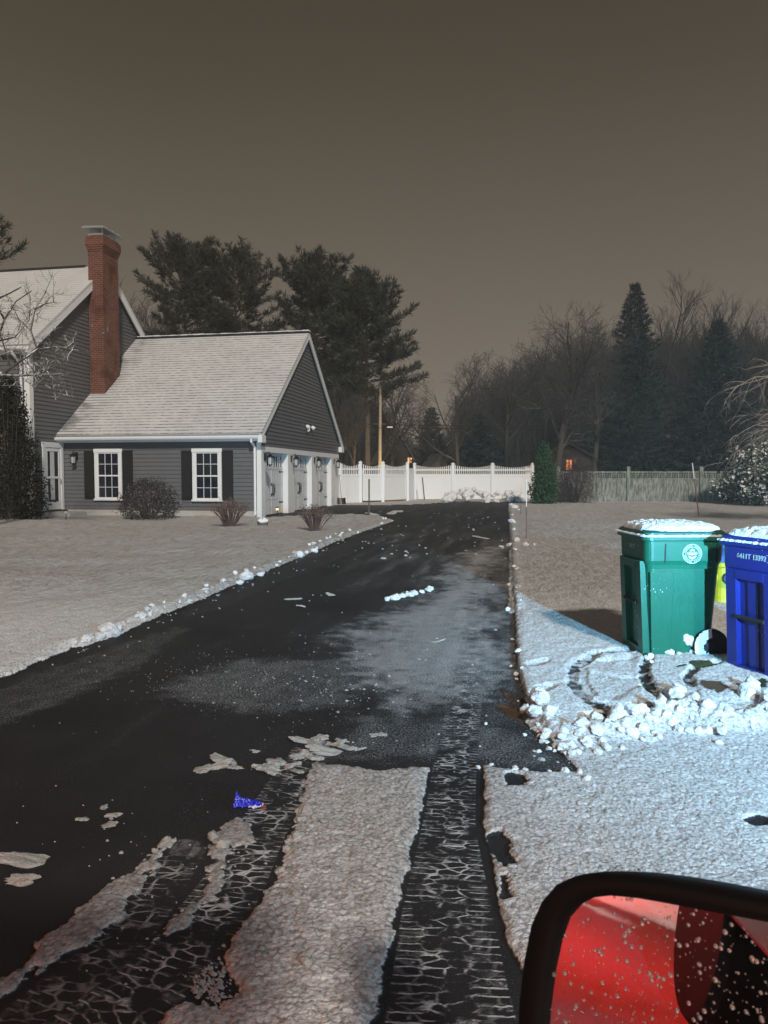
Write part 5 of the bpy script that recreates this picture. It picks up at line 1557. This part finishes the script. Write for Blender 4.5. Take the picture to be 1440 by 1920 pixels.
        blob([(0.034, 0.012), (0.012, 0.016), (0.008, -0.006), (0.030, -0.014)])
        blob([(-0.006, 0.014), (0.006, 0.014), (0.008, -0.014), (0.0, -0.020), (-0.008, -0.014)])
        blob([(-0.044, -0.016), (-0.016, -0.020), (0.0, -0.034), (0.016, -0.020), (0.044, -0.016), (0.024, -0.042), (0.0, -0.052), (-0.024, -0.042)])
        blob([(-0.050, 0.000), (-0.038, 0.022), (-0.036, -0.008)]); blob([(0.050, 0.000), (0.038, 0.022), (0.036, -0.008)])
        e.build('town_seal', M['white_print'], t)
    return t
BG = 'wheelie bins put out on the snow'
zg = gz(1265, 1238).z
green = wheelie_bin('wheelie_bin', 'green wheelie bin with a round white seal and a snow-capped lid', M['green_plastic'], M['green_dark'], (2.335, 6.08, 0.02), rad(2), BG, '6411T', True)
blue = wheelie_bin('wheelie_bin', 'blue wheelie bin numbered in white, cut by the edge of the photo', M['blue_plastic'], M['blue_plastic'], (2.90, 5.36, 0.015), rad(17.5), BG, '6411T 13392', False)

# hydrant behind the bins
hy = thing('fire_hydrant', 'yellow fire hydrant with a blue bonnet glimpsed between the two bins', 'fire hydrant', (gz(1352, 1143).x + 0.02, G(1352, 1143).y, 0.03))
yel = simple('yellow_hydrant_paint', (0.50, 0.42, 0.02), 0.5, 0.15, 12); blu = simple('blue_hydrant_paint', (0.03, 0.10, 0.30), 0.5, 0.15, 12)
m = MB(); m.lathe([(0.17, 0.0), (0.17, 0.035), (0.115, 0.045), (0.105, 0.10), (0.10, 0.45), (0.125, 0.46), (0.125, 0.50), (0.11, 0.51)], 20); m.build('barrel', yel, hy)
m = MB(); m.lathe([(0.13, 0.51), (0.13, 0.53), (0.11, 0.57), (0.075, 0.63), (0.03, 0.66), (0.03, 0.70), (0.0, 0.70)], 20); m.build('bonnet', blu, hy)
for a in (0, 180, 270):
    m = MB(); Mx = Matrix.Rotation(rad(a), 4, 'Z') @ Matrix.Translation((0.09, 0, 0.34)) @ Matrix.Rotation(rad(90), 4, 'Y')
    m.lathe([(0.06, 0), (0.06, 0.05), (0.068, 0.05), (0.068, 0.08), (0.025, 0.085), (0.025, 0.11), (0, 0.11)], 14, Mx); m.build('outlet_cap', blu if a == 270 else yel, hy)
m = MB()
for k in range(8):
    a = k * math.pi / 4; m.lathe([(0.014, 0.0355), (0.014, 0.052), (0.0, 0.054)], 6, Matrix.Translation((0.143 * math.cos(a), 0.143 * math.sin(a), 0)))
m.build('base_bolts', M['galv'], hy)

# ------------------------------------------------------------------ lumps of snow
CH = [chunk_mesh('snow_chunk', k, M['snow']) for k in range(3)] + [clod_mesh('snow_chunk', 40 + k, M['snow']) for k in range(8)]
SL_ = [shard_mesh('snow_slab', k + 70, M['slab'], (1.0, 1.3, 0.9, 1.1, 1.2, 0.8, 1.4)[k]) for k in range(7)]
rc = random.Random(5)
def chunk(px, py, size, label, group, name='snow_chunk', flat=0.8, elong=1.0, rot=None, meshes=CH, sink=0.3, zoff=0.0):
    p = gz(px, py)
    o = bpy.data.objects.new(name, rc.choice(meshes)); COL.objects.link(o)
    o.scale = (size * elong * rc.uniform(0.85, 1.15), size * rc.uniform(0.85, 1.15), size * flat * rc.uniform(0.85, 1.15))
    o.rotation_euler = (rc.uniform(-0.3, 0.3) if flat > 0.4 else 0, rc.uniform(-0.3, 0.3) if flat > 0.4 else 0, rc.uniform(0, 6.28) if rot is None else rot)
    o.location = (p.x, p.y, p.z + size * flat * (0.5 - sink) + zoff)
    o['label'] = label; o['category'] = 'snow'; o['group'] = group
    return o
L1, G1 = 'white snow chunk in the ploughed ridge across the snow before the bins', 'snow chunks of the ridge before the bins'
path = [(992, 1338), (1015, 1372), (1060, 1392), (1110, 1384), (1165, 1378), (1215, 1370), (1255, 1345), (1290, 1352), (1330, 1365), (1380, 1372), (1440, 1356), (1490, 1350)]
def along(path, u):
    n = len(path) - 1; i = min(int(u * n), n - 1); f = u * n - i
    return (path[i][0] + (path[i + 1][0] - path[i][0]) * f, path[i][1] + (path[i + 1][1] - path[i][1]) * f)
for k in range(85):
    x, y = along(path, rc.random())
    r = rc.random()
    sz = 0.03 + 0.07 * r ** 2
    chunk(x + rc.uniform(-18, 18), y + rc.uniform(-16, 22) + (12 if sz < 0.07 else 0), sz, L1, G1, zoff=0.02 if sz > 0.09 else 0.0)
for x, y, s in ((1010, 1335, .17), (1035, 1362, .15), (1118, 1368, .14), (1160, 1365, .17), (1200, 1362, .15), (1240, 1352, .14), (1260, 1328, .12), (1275, 1322, .15), (1300, 1340, .12), (1325, 1358, .13), (1398, 1335, .17), (1408, 1322, .15), (1436, 1345, .16), (1185, 1390, .13), (1090, 1385, .14), (1355, 1362, .12)):
    chunk(x, y, s * 0.70, L1, G1, flat=0.9, zoff=0.0)
L1b, G1b = 'small snow chunk packed against the foot of the green bin', 'snow chunks at the foot of the green bin'
for x, y, s in ((1218, 1250, .09), (1235, 1243, .10), (1255, 1247, .08), (1272, 1250, .06), (1298, 1246, .06), (1212, 1240, .06), (1222, 1262, .05)): chunk(x, y, s, L1b, G1b)
L2, G2 = 'small snow chunk in the row along the left edge of the drive', 'snow chunks along the left edge of the drive'
lp = [(150, 1215), (205, 1195), (300, 1152), (360, 1130), (450, 1091), (500, 1068), (560, 1046), (610, 1024), (660, 1004), (735, 978)]
for k in range(52):
    u = rc.random(); x, y = along(lp, u); s = rc.uniform(0.035, 0.085) * (1.0 + 0.6 * u)
    chunk(x + rc.uniform(-10, 6), y + rc.uniform(-7, 3), s, L2, G2, flat=0.8)
L2b, G2b = 'larger snow lump standing out of the row on the left edge of the drive', 'large lumps on the left edge of the drive'
for x, y, s in ((205, 1196, .22), (188, 1203, .15), (222, 1190, .14), (160, 1210, .13), (462, 1088, .24), (488, 1080, .18), (450, 1096, .16), (562, 1046, .22), (590, 1036, .2)): chunk(x, y, s * 0.78, L2b, G2b, flat=0.85)
L3, G3 = 'snow lump in the short row left in the middle of the drive', 'snow lumps in the middle of the drive'
for k in range(12):
    u = rc.random(); chunk(715 + 92 * u, 1126 - 18 * u + rc.uniform(-3, 3), rc.uniform(.07, .13), L3, G3, flat=0.75)
L4, G4 = 'snow lump along the right edge of the drive', 'snow lumps along the right edge of the drive'
for x, y, s in ((940, 1028, .22), (955, 1024, .26), (968, 1022, .22), (985, 1028, .2), (1002, 1028, .14), (960, 985, .3), (965, 955, .4), (958, 950, .35), (972, 960, .25), (955, 1100, .1), (952, 1146, .09), (960, 1200, .06), (965, 1040, .15), (962, 1000, .2), (958, 1250, .05), (963, 1072, .14), (968, 1078, .1)): chunk(x, y, s * 0.72, L4, G4, flat=0.7)
for k in range(12):
    u = rc.random(); y = 952 + (1330 - 952) * u ** 1.6
    chunk(956 + 12 * u + rc.uniform(0, 12), y, rc.uniform(.02, .045) * (1 + 1.2 * (1 - u)), L4, G4)
L5, G5 = 'flat broken slab of dirty snow on the asphalt at the end of the drive', 'flat snow slabs on the asphalt'
for x, y, s, el, ro in ((420, 1428, .10, 2.2, 0.05), (405, 1440, .08, 2.2, 0.2), (380, 1445, .08, 1.8, 0.1), (440, 1440, .06, 1.6, 0.6), (500, 1443, .10, 1.6, 0.5), (520, 1432, .09, 1.8, 0.3), (510, 1450, .07, 1.3, 1.2),
        (548, 1437, .07, 1.8, 0.0), (575, 1392, .08, 1.8, 0.1), (600, 1385, .07, 1.6, 0.2), (640, 1390, .06, 2.0, 0), (590, 1400, .07, 1.6, 0.1), (630, 1396, .05, 2, 0.1), (620, 1412, .09, 2.4, 0.25), (655, 1405, .09, 1.8, 0.25), (675, 1406, .05, 1.6, 0.1), (580, 1415, .09, 1.5, 0.6), (560, 1420, .08, 1.4, 0.4), (595, 1424, .08, 1.4, 1.0), (558, 1448, .06, 1.6, 2.4), (700, 1380, .05, 1.4, 0.4), (715, 1378, .05, 1.2, 0),
        (205, 1548, .06, 1.2, 0.3), (212, 1530, .05, 1.4, 0), (155, 1538, .05, 1.8, 0.6), (195, 1515, .04, 1.4, 0.3), (50, 1616, .10, 2.4, 0.1), (40, 1652, .08, 1.6, 0), (310, 1585, .06, 1.4, 0.8), (480, 1410, .04, 1.5, 0.2), (620, 1116, .10, 1.8, 0.2), (565, 1138, .11, 1.4, 0.5), (550, 1124, .08, 2.4, 0), (815, 1204, .05, 3.0, 0), (735, 964, .35, 1.6, 0), (745, 960, .3, 1.4, 0), (700, 966, .3, 2, 0), (905, 1010, .2, 2, 0)):
    chunk(x, y, s * 0.82, L5, G5, name='snow_slab', flat=0.75, elong=el, rot=ro + rc.uniform(-.25, .25), meshes=SL_, sink=0.5)
DCH = [clod_mesh('snow_chunk', 90 + k, M['slab']) for k in range(5)]
L6, G6 = 'small loose snow lump lying at the edge of the tyre-marked snow strip', 'loose lumps on the edges of the tyre tracks'
for x, y, s in ((575, 1530, .07), (590, 1545, .05), (565, 1545, .06), (555, 1575, .06), (540, 1600, .06), (560, 1610, .05), (525, 1640, .05), (608, 1552, .05), (555, 1690, .04), (570, 1812, .055), (575, 1820, .045), (420, 1590, .07), (400, 1575, .06), (405, 1610, .05), (310, 1580, .06), (290, 1600, .04), (380, 1845, .03), (365, 1860, .03), (372, 1870, .02), (450, 1760, .03), (460, 1745, .03), (500, 1680, .03), (910, 1358, .035), (920, 1440, .04), (897, 1440, .03), (965, 1450, .05), (985, 1452, .04), (1060, 1455, .05), (1085, 1458, .05), (1100, 1470, .05), (1030, 1448, .04), (1025, 1395, .04), (1010, 1410, .03), (900, 1400, .02), (1050, 1410, .05), (1120, 1420, .05), (1140, 1415, .04), (1030, 1405, .05), (1070, 1408, .06)): chunk(x, y, s * 0.9, L6, G6, flat=0.7, meshes=DCH if x < 890 else CH)
L7, G7 = 'big lump in the snow bank heaped against the white fence', 'lumps of the snow bank at the white fence'
for k in range(44):
    u = rc.random(); x = 835 + 165 * u; t = rc.random()
    hgt = (0.75 if x < 930 else 0.45) * (1 - t) * (0.4 + 0.6 * min(1, (x - 835) / 25))
    o = chunk(x, 937.5 + 5 * t, rc.uniform(.30, .62), L7, G7, flat=0.8, zoff=hgt * 0.75)
# crumbs too many to count
def crumbs():
    mb = MB(); r = random.Random(3)
    def one(px, py, s):
        p = G(px, py); k = 5; z = 0.002
        vs = [(p.x + s * r.uniform(.6, 1.3) * math.cos(2 * math.pi * j / k + r.random()), p.y + s * r.uniform(.5, 1.0) * math.sin(2 * math.pi * j / k), z) for j in range(k)]
        vs += [(p.x + (a - p.x) * 0.55, p.y + (b - p.y) * 0.55, z + s * r.uniform(.35, .8)) for a, b, _ in vs]
        fs = [(j, (j + 1) % k, k + (j + 1) % k, k + j) for j in range(k)] + [tuple(range(k, 2 * k))]
        mb.add(vs, fs)
    def band(n, fn, s0, s1):
        for _ in range(n):
            x, y = fn(); one(x, y, r.uniform(s0, s1) * (1 if r.random() < .85 else 1.8))
    g = r.gauss
    band(420, lambda: (g(430, 140), g(1275, 30)), .002, .006)
    band(110, lambda: (g(650, 90), g(1285, 28)), .003, .009)
    band(70, lambda: (r.uniform(480, 960), g(1380, 45)), .002, .006)
    band(50, lambda: (r.uniform(-60, 560), r.uniform(1350, 1640)), .002, .006)
    band(70, lambda: (r.uniform(150, 520), r.uniform(1560, 1850)), .002, .007)
    band(110, lambda: (lambda u, v: (150 + 560 * u + v, 1222 - 235 * u + abs(v) * .5))(r.random(), g(0, 22)), .006, .016)
    band(70, lambda: (r.uniform(560, 960), r.uniform(1050, 1250)), .004, .012)
    band(90, lambda: (r.uniform(640, 950), r.uniform(955, 1050)), .01, .03)
    band(150, lambda: (g(400, 18), g(1850, 22)), .003, .008)
    band(130, lambda: (r.uniform(1000, 1440), g(1400, 14)), .006, .016)
    o = mb.build('snow_crumbs', M['crumb']); o['kind'] = 'stuff'; o['label'] = 'loose crumbs of snow scattered over the asphalt'
crumbs()

# ------------------------------------------------------------------ litter
def wrapper():
    t = NT('crinkled_blue_foil')
    co = t.coord()
    n = t.noise(28, 2, 0.5, co); c = t.mix(t.mapr(n, 0.60, 0.64), (0.012, 0.02, 0.42), (0.6, 0.6, 0.65))
    c = t.mix(t.mapr(t.noise(17, 2, 0.5, t.vmul(co, (1.0, -1.3, 2.0))), 0.66, 0.69), c, (0.5, 0.07, 0.03))
    t.out(c, 0.25, t.bump(t.noise(70, 3, 0.6, co), 0.006), 0.6)
    o = thing('snack_wrapper', 'crumpled blue foil wrapper with white and red print lying in the tyre track', 'wrapper', gz(468, 1514), rad(-12))
    n = 22; vs = []; r = random.Random(8)
    for j in range(n):
        for i in range(n):
            u = i / (n - 1) - .5; v = j / (n - 1) - .5
            w = 0.085 * (1 - 0.75 * (u + .5))
            x = u * 0.125; y = v * w * 1.0
            z = 0.012 + 0.030 * math.exp(-(v * 3) ** 2) * (0.35 + 0.65 * (0.5 - u)) + 0.016 * mnoise.noise(Vector((u * 9, v * 9, 2.2))) + 0.010 * mnoise.noise(Vector((u * 22, v * 22, 5)))
            if u < -0.36: z += 0.018 * (-0.36 - u) / 0.14 * math.exp(-(v * 5) ** 2)
            vs.append((x, y, max(0.003, z)))
    fs = [(j * n + i, j * n + i + 1, (j + 1) * n + i + 1, (j + 1) * n + i) for j in range(n - 1) for i in range(n - 1)]
    mb = MB(); mb.add(vs, fs); ob = mb.build('foil', t.m, o)
    md = ob.modifiers.new('solid', 'SOLIDIFY'); md.thickness = 0.0012
    mb = MB()
    for k in range(4):
        mb.quad((0.060 + k * 0.0042, -0.016 + 0.003 * math.sin(k), 0.004), (0.0638 + k * 0.0042, -0.015, 0.005 + 0.006 * (k % 2)), (0.0638 + k * 0.0042, 0.016, 0.006), (0.060 + k * 0.0042, 0.015, 0.010 - 0.004 * (k % 2)))
    mb.build('torn_end', simple('orange_red_foil', (0.45, 0.08, 0.03), 0.3), o)
wrapper()

# grass showing through by the bins
def grass_tufts():
    mb = MB(); r = random.Random(2)
    spots = [((1392, 1440), (1300, 1320), 420), ((1245, 1335), (1263, 1279), 240), ((1205, 1225), (1280, 1305), 90), ((1180, 1200), (1212, 1222), 60)]
    for (x0, x1), (y0, y1), n in spots:
        for _ in range(n):
            p = G(r.uniform(x0, x1), r.uniform(y0, y1)); h = r.uniform(.02, .05); a = r.uniform(0, 6.28); w = 0.0022
            l = Vector((math.cos(a), math.sin(a), 0)) * h * r.uniform(.3, 1.1); s_ = Vector((-math.sin(a), math.cos(a), 0)) * w
            b = Vector((p.x, p.y, 0.012)); m_ = b + l * .45 + Vector((0, 0, h * .8)); e = b + l + Vector((0, 0, h))
            mb.add([b - s_, b + s_, m_ + s_ * .7, m_ - s_ * .7, e], [(0, 1, 2, 3), (3, 2, 4)])
    o = mb.build('grass', simple('winter_grass_blades', (0.05, 0.075, 0.02), 0.7, 0.5, 30)); o['kind'] = 'stuff'; o['label'] = 'short green grass showing through trodden snow by the bins'
grass_tufts()

# ------------------------------------------------------------------ the truck whose mirror shows
truck_paint = simple('dark_truck_paint', (0.012, 0.012, 0.016), 0.12, 0.2, 3, spec=0.6)
truck = thing('pickup_truck', 'dark pickup truck whose wet side mirror fills the lower right corner', 'pickup truck', (0, 0, 0))
def panel(name, x0, x1, z0, z1, y0=-0.06, y1=0.03, mat=truck_paint, parent=truck, bev=0.02):
    m = MB(); m.box(x0, x1, y0, y1, z0, z1); return m.build(name, mat, parent, bevel=bev)
fd = panel('front_door', -0.42, 0.78, 0.50, 1.10)
panel('rear_door', -1.30, -0.43, 0.50, 1.16); panel('bed_side', -3.90, -1.32, 0.55, 1.22); panel('front_fender', 0.79, 2.60, 0.55, 1.12)
panel('door_pillar', -0.62, -0.44, 1.165, 1.80, -0.12, -0.02); panel('rear_pillar', -1.40, -1.24, 1.225, 1.80, -0.14, -0.03)
panel('side_window', -1.235, -0.63, 1.165, 1.72, -0.08, -0.07, M['glass'], bev=0.0)
panel('hood', 0.80, 2.58, 1.121, 1.16, -1.7, 0.0); panel('tailgate', -3.96, -3.905, 0.6, 1.2, -1.7, -0.08)
panel('underbody', -3.85, 2.5, 0.46, 0.62, -1.75, -0.10, M['rubber'])
panel('bed_side', -3.90, -1.32, 0.63, 1.22, -1.85, -1.76)
panel('cab_roof', -1.38, 0.35, 1.80, 1.86, -1.75, -0.10)
hnd = panel('door_handle', -0.98, -0.78, 0.98, 1.02, 0.032, 0.06, truck_paint, truck, 0.008)
brake_mat = emis('lit_brake_lamp', (1.0, 0.03, 0.02), 4.0, (0.3, 0.01, 0.01))
panel('tail_light', -3.955, -3.82, 0.86, 1.16, 0.032, 0.05, brake_mat, truck, 0.01)
panel('headlight', 2.605, 2.66, 0.86, 1.08, -0.35, 0.03, emis('lit_headlamp', (0.7, 0.9, 1.0), 6.0, (0.5, 0.5, 0.5)), truck, 0.01)
for x in (-2.55, 1.70):
    Mx = Matrix.Translation((x, -0.09, 0.40)) @ Matrix.Rotation(rad(90), 4, 'X')
    m = MB(); m.lathe([(0.24, -0.12), (0.37, -0.12), (0.40, -0.08), (0.40, 0.08), (0.37, 0.12), (0.24, 0.12)], 32, Mx); w_ = m.build('wheel', M['rubber'], truck)
    m = MB(); m.lathe([(0.0, -0.09), (0.06, -0.10), (0.09, -0.06), (0.2, -0.07), (0.238, -0.115), (0.238, 0.1), (0.0, 0.1)], 24, Mx); m.build('rim', M['galv'], w_)

MIRC = at(1260, 1835, 0.80)
mn = (Vector((-1.0, -0.205, -0.27)).normalized() - ray(1190, 1800).normalized()).normalized()
me1 = Vector((0, 0, 1)).cross(mn).normalized()      # to the right in the picture
if me1.x < 0: me1 = -me1
me2 = mn.cross(me1)
if me2.z < 0: me2 = -me2
def mplane(px, py, off=0.0):
    d = ray(px, py); o = Vector((0, 0, CAM_H)); P0 = MIRC + mn * off
    t = (P0 - o).dot(mn) / d.dot(mn)
    return o + d * t - MIRC
def m2(px, py): 
    v = mplane(px, py); return (v.dot(me1), v.dot(me2))
outer = [(972, 1960), (976, 1880), (985, 1800), (998, 1735), (1018, 1690), (1046, 1658), (1078, 1643), (1120, 1638), (1180, 1641), (1250, 1650), (1330, 1664), (1430, 1684), (1520, 1702), (1600, 1722)]
inner = [(1020, 1960), (1026, 1890), (1035, 1820), (1047, 1765), (1062, 1722), (1084, 1697), (1112, 1682), (1150, 1678), (1200, 1683), (1262, 1694), (1336, 1708), (1425, 1724), (1500, 1738), (1570, 1756)]
oo = [m2(*p) for p in outer]; ii = [m2(*p) for p in inner]
# close the outline below and at the right, outside the picture
xr = oo[-1][0]; zb = oo[0][1] - 0.10
oo += [(xr + 0.02, oo[-1][1] - 0.05), (xr + 0.02, zb + 0.03), (xr - 0.02, zb), (oo[0][0] + 0.03, zb), (oo[0][0] + 0.004, zb + 0.03)]
ii += [(xr, ii[-1][1] - 0.04), (xr, zb + 0.05), (xr - 0.03, zb + 0.025), (ii[0][0] + 0.03, zb + 0.025), (ii[0][0] + 0.003, zb + 0.045)]
def W3(p, off): return MIRC + me1 * p[0] + me2 * p[1] + mn * off
c0 = (sum(p[0] for p in oo) / len(oo), sum(p[1] for p in oo) / len(oo))
def shrink(p, k): return (c0[0] + (p[0] - c0[0]) * k, c0[1] + (p[1] - c0[1]) * k)
m = MB()
m.loft([[W3(shrink(p, 0.90), -0.012) for p in ii], [W3(p, -0.006) for p in ii], [W3(p, 0.004) for p in ii], [W3(((a[0] + b[0]) / 2, (a[1] + b[1]) / 2), 0.010) for a, b in zip(oo, ii)],
        [W3(p, 0.002) for p in oo], [W3(shrink(p, 1.0), -0.02) for p in oo], [W3(shrink(p, 0.95), -0.06) for p in oo], [W3(shrink(p, 0.78), -0.10) for p in oo], [W3(shrink(p, 0.4), -0.12) for p in oo]])
mir = m.build('side_mirror', simple('black_mirror_plastic', (0.002, 0.002, 0.0025), 0.6, 0.2, 30, spec=0.12), truck, smooth=True)
m = MB(); m.tube([W3((c0[0] + 0.10, c0[1] - 0.02), -0.08), Vector((0.66, 0.22, 0.98)), Vector((0.68, 0.03, 0.96))], [0.035, 0.03, 0.04], 10); m.build('mirror_arm', M['rubber'], truck)
gl = NT('mirror_glass'); gl.out((0.82, 0.80, 0.80), 0.015, None, 0.5, 1.0)
m = MB(); m.loft([[W3(p, -0.0055) for p in ii], [W3(p, -0.0025) for p in ii]]); m.build('mirror_glass', gl.m, mir)
# rain drops on the glass
dm = NT('water_drop'); dm.out((1, 1, 1), 0.03); dm.b.inputs['Transmission Weight'].default_value = 0.93; dm.b.inputs['IOR'].default_value = 1.33
db_ = MB(); rings = []
db_.lathe([(1.0, 0.0), (0.97, 0.25), (0.80, 0.55), (0.45, 0.78), (0.0, 0.85)], 12)
dme = bpy.data.meshes.new('water_drop'); dme.from_pydata(db_.v, [], db_.f); dme.materials.append(dm.m); dme.polygons.foreach_set('use_smooth', [True] * len(dme.polygons))
Rm = Matrix((me1, me2, mn)).transposed()
rd = random.Random(12)
def inside(p, poly):
    c = False
    for i in range(len(poly)):
        a, b = poly[i], poly[(i + 1) % len(poly)]
        if (a[1] > p[1]) != (b[1] > p[1]) and p[0] < (b[0] - a[0]) * (p[1] - a[1]) / (b[1] - a[1]) + a[0]: c = not c
    return c
nd = 0
while nd < 100:
    px = rd.uniform(1020, 1440); py = rd.uniform(1680, 1920)
    p = m2(px, py)
    if not inside(p, [shrink(q, 0.985) for q in ii]): continue
    o = bpy.data.objects.new('water_drop', dme); COL.objects.link(o); o.parent = mir
    r_ = rd.uniform(0.0013, 0.0030)
    Mx = Rm.to_4x4() @ Matrix.Diagonal((r_, r_, r_, 1)); Mx.translation = W3(p, -0.0026)
    o.matrix_local = Mx
    nd += 1
# the finer drops between them
fm = MB(); nf = 0
while nf < 260:
    p = m2(rd.uniform(1020, 1440), rd.uniform(1680, 1920))
    if not inside(p, [shrink(q, 0.985) for q in ii]): continue
    r_ = rd.uniform(0.0004, 0.0012); Mx = Rm.to_4x4() @ Matrix.Diagonal((r_, r_, r_, 1)); Mx.translation = W3(p, -0.0026)
    fm.lathe([(1.0, 0.0), (0.85, 0.5), (0.45, 0.78), (0.0, 0.85)], 8, Mx); nf += 1
fo = fm.build('fine_water_drops', dm.m, mir, smooth=True); fo['kind'] = 'stuff'
HAZE = 0.0011
# ------------------------------------------------------------------ light, sky, camera
def world():
    w = bpy.data.worlds.new('World'); scene.world = w; w.use_nodes = True
    nt = w.node_tree; bg = nt.nodes['Background']
    tc = nt.nodes.new('ShaderNodeTexCoord'); sx = nt.nodes.new('ShaderNodeSeparateXYZ')
    nt.links.new(tc.outputs['Generated'], sx.inputs[0])
    nz = nt.nodes.new('ShaderNodeTexNoise'); nz.inputs['Scale'].default_value = 2.2; nz.inputs['Detail'].default_value = 3
    nt.links.new(tc.outputs['Generated'], nz.inputs['Vector'])
    ad = nt.nodes.new('ShaderNodeMath'); ad.operation = 'MULTIPLY_ADD'
    nt.links.new(nz.outputs['Fac'], ad.inputs[0]); ad.inputs[1].default_value = 0.05; nt.links.new(sx.outputs[2], ad.inputs[2])
    rp = nt.nodes.new('ShaderNodeValToRGB')
    nt.links.new(ad.outputs[0], rp.inputs[0])
    el = rp.color_ramp.elements
    stops = [(0.0, (0.175, 0.147, 0.116)), (0.17, (0.146, 0.122, 0.096)), (0.32, (0.104, 0.087, 0.066)), (0.48, (0.062, 0.051, 0.036)), (0.62, (0.040, 0.033, 0.022)), (1.0, (0.030, 0.025, 0.020))]
    el[0].position, el[0].color = stops[0][0], (*stops[0][1], 1)
    el[1].position, el[1].color = stops[-1][0], (*stops[-1][1], 1)
    for p, c in stops[1:-1]:
        e = el.new(p); e.color = (*c, 1)
    nt.links.new(rp.outputs[0], bg.inputs['Color'])
    bg.inputs['Strength'].default_value = 1.14
world()

def light(name, ty, loc, energy, col, **kw):
    L = bpy.data.lights.new(name, ty); L.energy = energy; L.color = col
    for k, v in kw.items(): setattr(L, k, v)
    o = link(bpy.data.objects.new(name, L)); o.location = loc
    return o
# low, weak, warm light from the street behind the camera
s = light('street_glow', 'SUN', (0, -20, 12), 2.85, (1.0, 0.91, 0.80), angle=rad(4))
dirv = Vector((-0.24, 0.97, -math.tan(rad(34))))
s.rotation_euler = dirv.to_track_quat('-Z', 'Y').to_euler()


# the truck's own headlamp: a cool flat beam, so the light drops with the angle below the beam
h = light('headlamp_beam', 'POINT', (2.68, 0.20, 1.60), 8600.0, (0.26, 0.67, 1.0), shadow_soft_size=0.03)
L = h.data; L.use_nodes = True
nt = L.node_tree
em = nt.nodes['Emission']
ge = nt.nodes.new('ShaderNodeNewGeometry')
sx = nt.nodes.new('ShaderNodeSeparateXYZ'); nt.links.new(ge.outputs['Incoming'], sx.inputs[0])
def lm(op, a, b=0.0):
    n = nt.nodes.new('ShaderNodeMath'); n.operation = op
    for i, v in ((0, a), (1, b)):
        if hasattr(v, 'is_output'): nt.links.new(v, n.inputs[i])
        else: n.inputs[i].default_value = v
    return n.outputs[0]
fz = lm('DIVIDE', 1.0, lm('ADD', 1.0, lm('POWER', lm('DIVIDE', lm('ABSOLUTE', sx.outputs[2]), 0.24), 2.5)))
fx = lm('DIVIDE', 1.0, lm('ADD', 1.0, lm('POWER', lm('DIVIDE', lm('ABSOLUTE', sx.outputs[0]), 0.44), 4.0)))
nt.links.new(lm('MULTIPLY', fz, fx), em.inputs['Strength'])

# brake lamp of the truck, a warm fill added at the cab to lift the near snow, a neighbour's yard lamp behind the white fence
bl = light('brake_lamp_light', 'SPOT', (-4.02, 0.10, 1.0), 120.0, (1.0, 0.008, 0.006), shadow_soft_size=0.05, spot_size=rad(150), spot_blend=0.6)
bl.rotation_euler = Vector((-1, 0.25, -0.12)).to_track_quat('-Z', 'Y').to_euler()
light('brake_lamp_spill', 'POINT', (-3.25, 0.42, 0.9), 44.0, (1.0, 0.008, 0.006), shadow_soft_size=0.06)
cl = light('cabin_fill_light', 'SPOT', (-0.15, -0.35, 1.70), 95.0, (1.0, 0.60, 0.44), shadow_soft_size=0.08, spot_size=rad(105), spot_blend=0.8)
cl.rotation_euler = Vector((0.0, 1, -0.42)).to_track_quat('-Z', 'Y').to_euler()
light('yard_lamp_light', 'POINT', (0.25, 49.8, 1.2), 420.0, (1.0, 0.60, 0.16), shadow_soft_size=0.15)

# snow-laden night air
hz = MB(); hz.box(-425, 425, -62, 425, -1.1, 26)
hm = bpy.data.materials.new('night_haze'); hm.use_nodes = True
for n_ in list(hm.node_tree.nodes):
    if n_.type == 'BSDF_PRINCIPLED': hm.node_tree.nodes.remove(n_)
pv = hm.node_tree.nodes.new('ShaderNodeVolumePrincipled'); pv.inputs['Density'].default_value = HAZE; pv.inputs['Color'].default_value = (0.92, 0.88, 0.82, 1)
hm.cycles.homogeneous_volume = True
hm.node_tree.links.new(pv.outputs[0], hm.node_tree.nodes['Material Output'].inputs['Volume'])
ho = hz.build('haze', hm); ho['kind'] = 'stuff'; ho['label'] = 'thin cold haze of falling snow'
cam = bpy.data.cameras.new('camera')
cam.sensor_fit = 'VERTICAL'; cam.sensor_height = 36.0; cam.lens = 36.0 * FPX / 1920.0
cam.clip_start = 0.05; cam.clip_end = 1500
cam.dof.use_dof = True; cam.dof.focus_distance = 7.0; cam.dof.aperture_fstop = 12.0
co = link(bpy.data.objects.new('camera', cam))
co.location = (0, 0, CAM_H); co.rotation_euler = (rad(90) - PITCH, 0, 0)
scene.camera = co
scene.view_settings.view_transform = 'Standard'; scene.view_settings.look = 'None'
scene.view_settings.exposure = 0.0; scene.view_settings.gamma = 1.0
scene.cycles.max_bounces = 6; scene.cycles.diffuse_bounces = 2; scene.cycles.glossy_bounces = 3
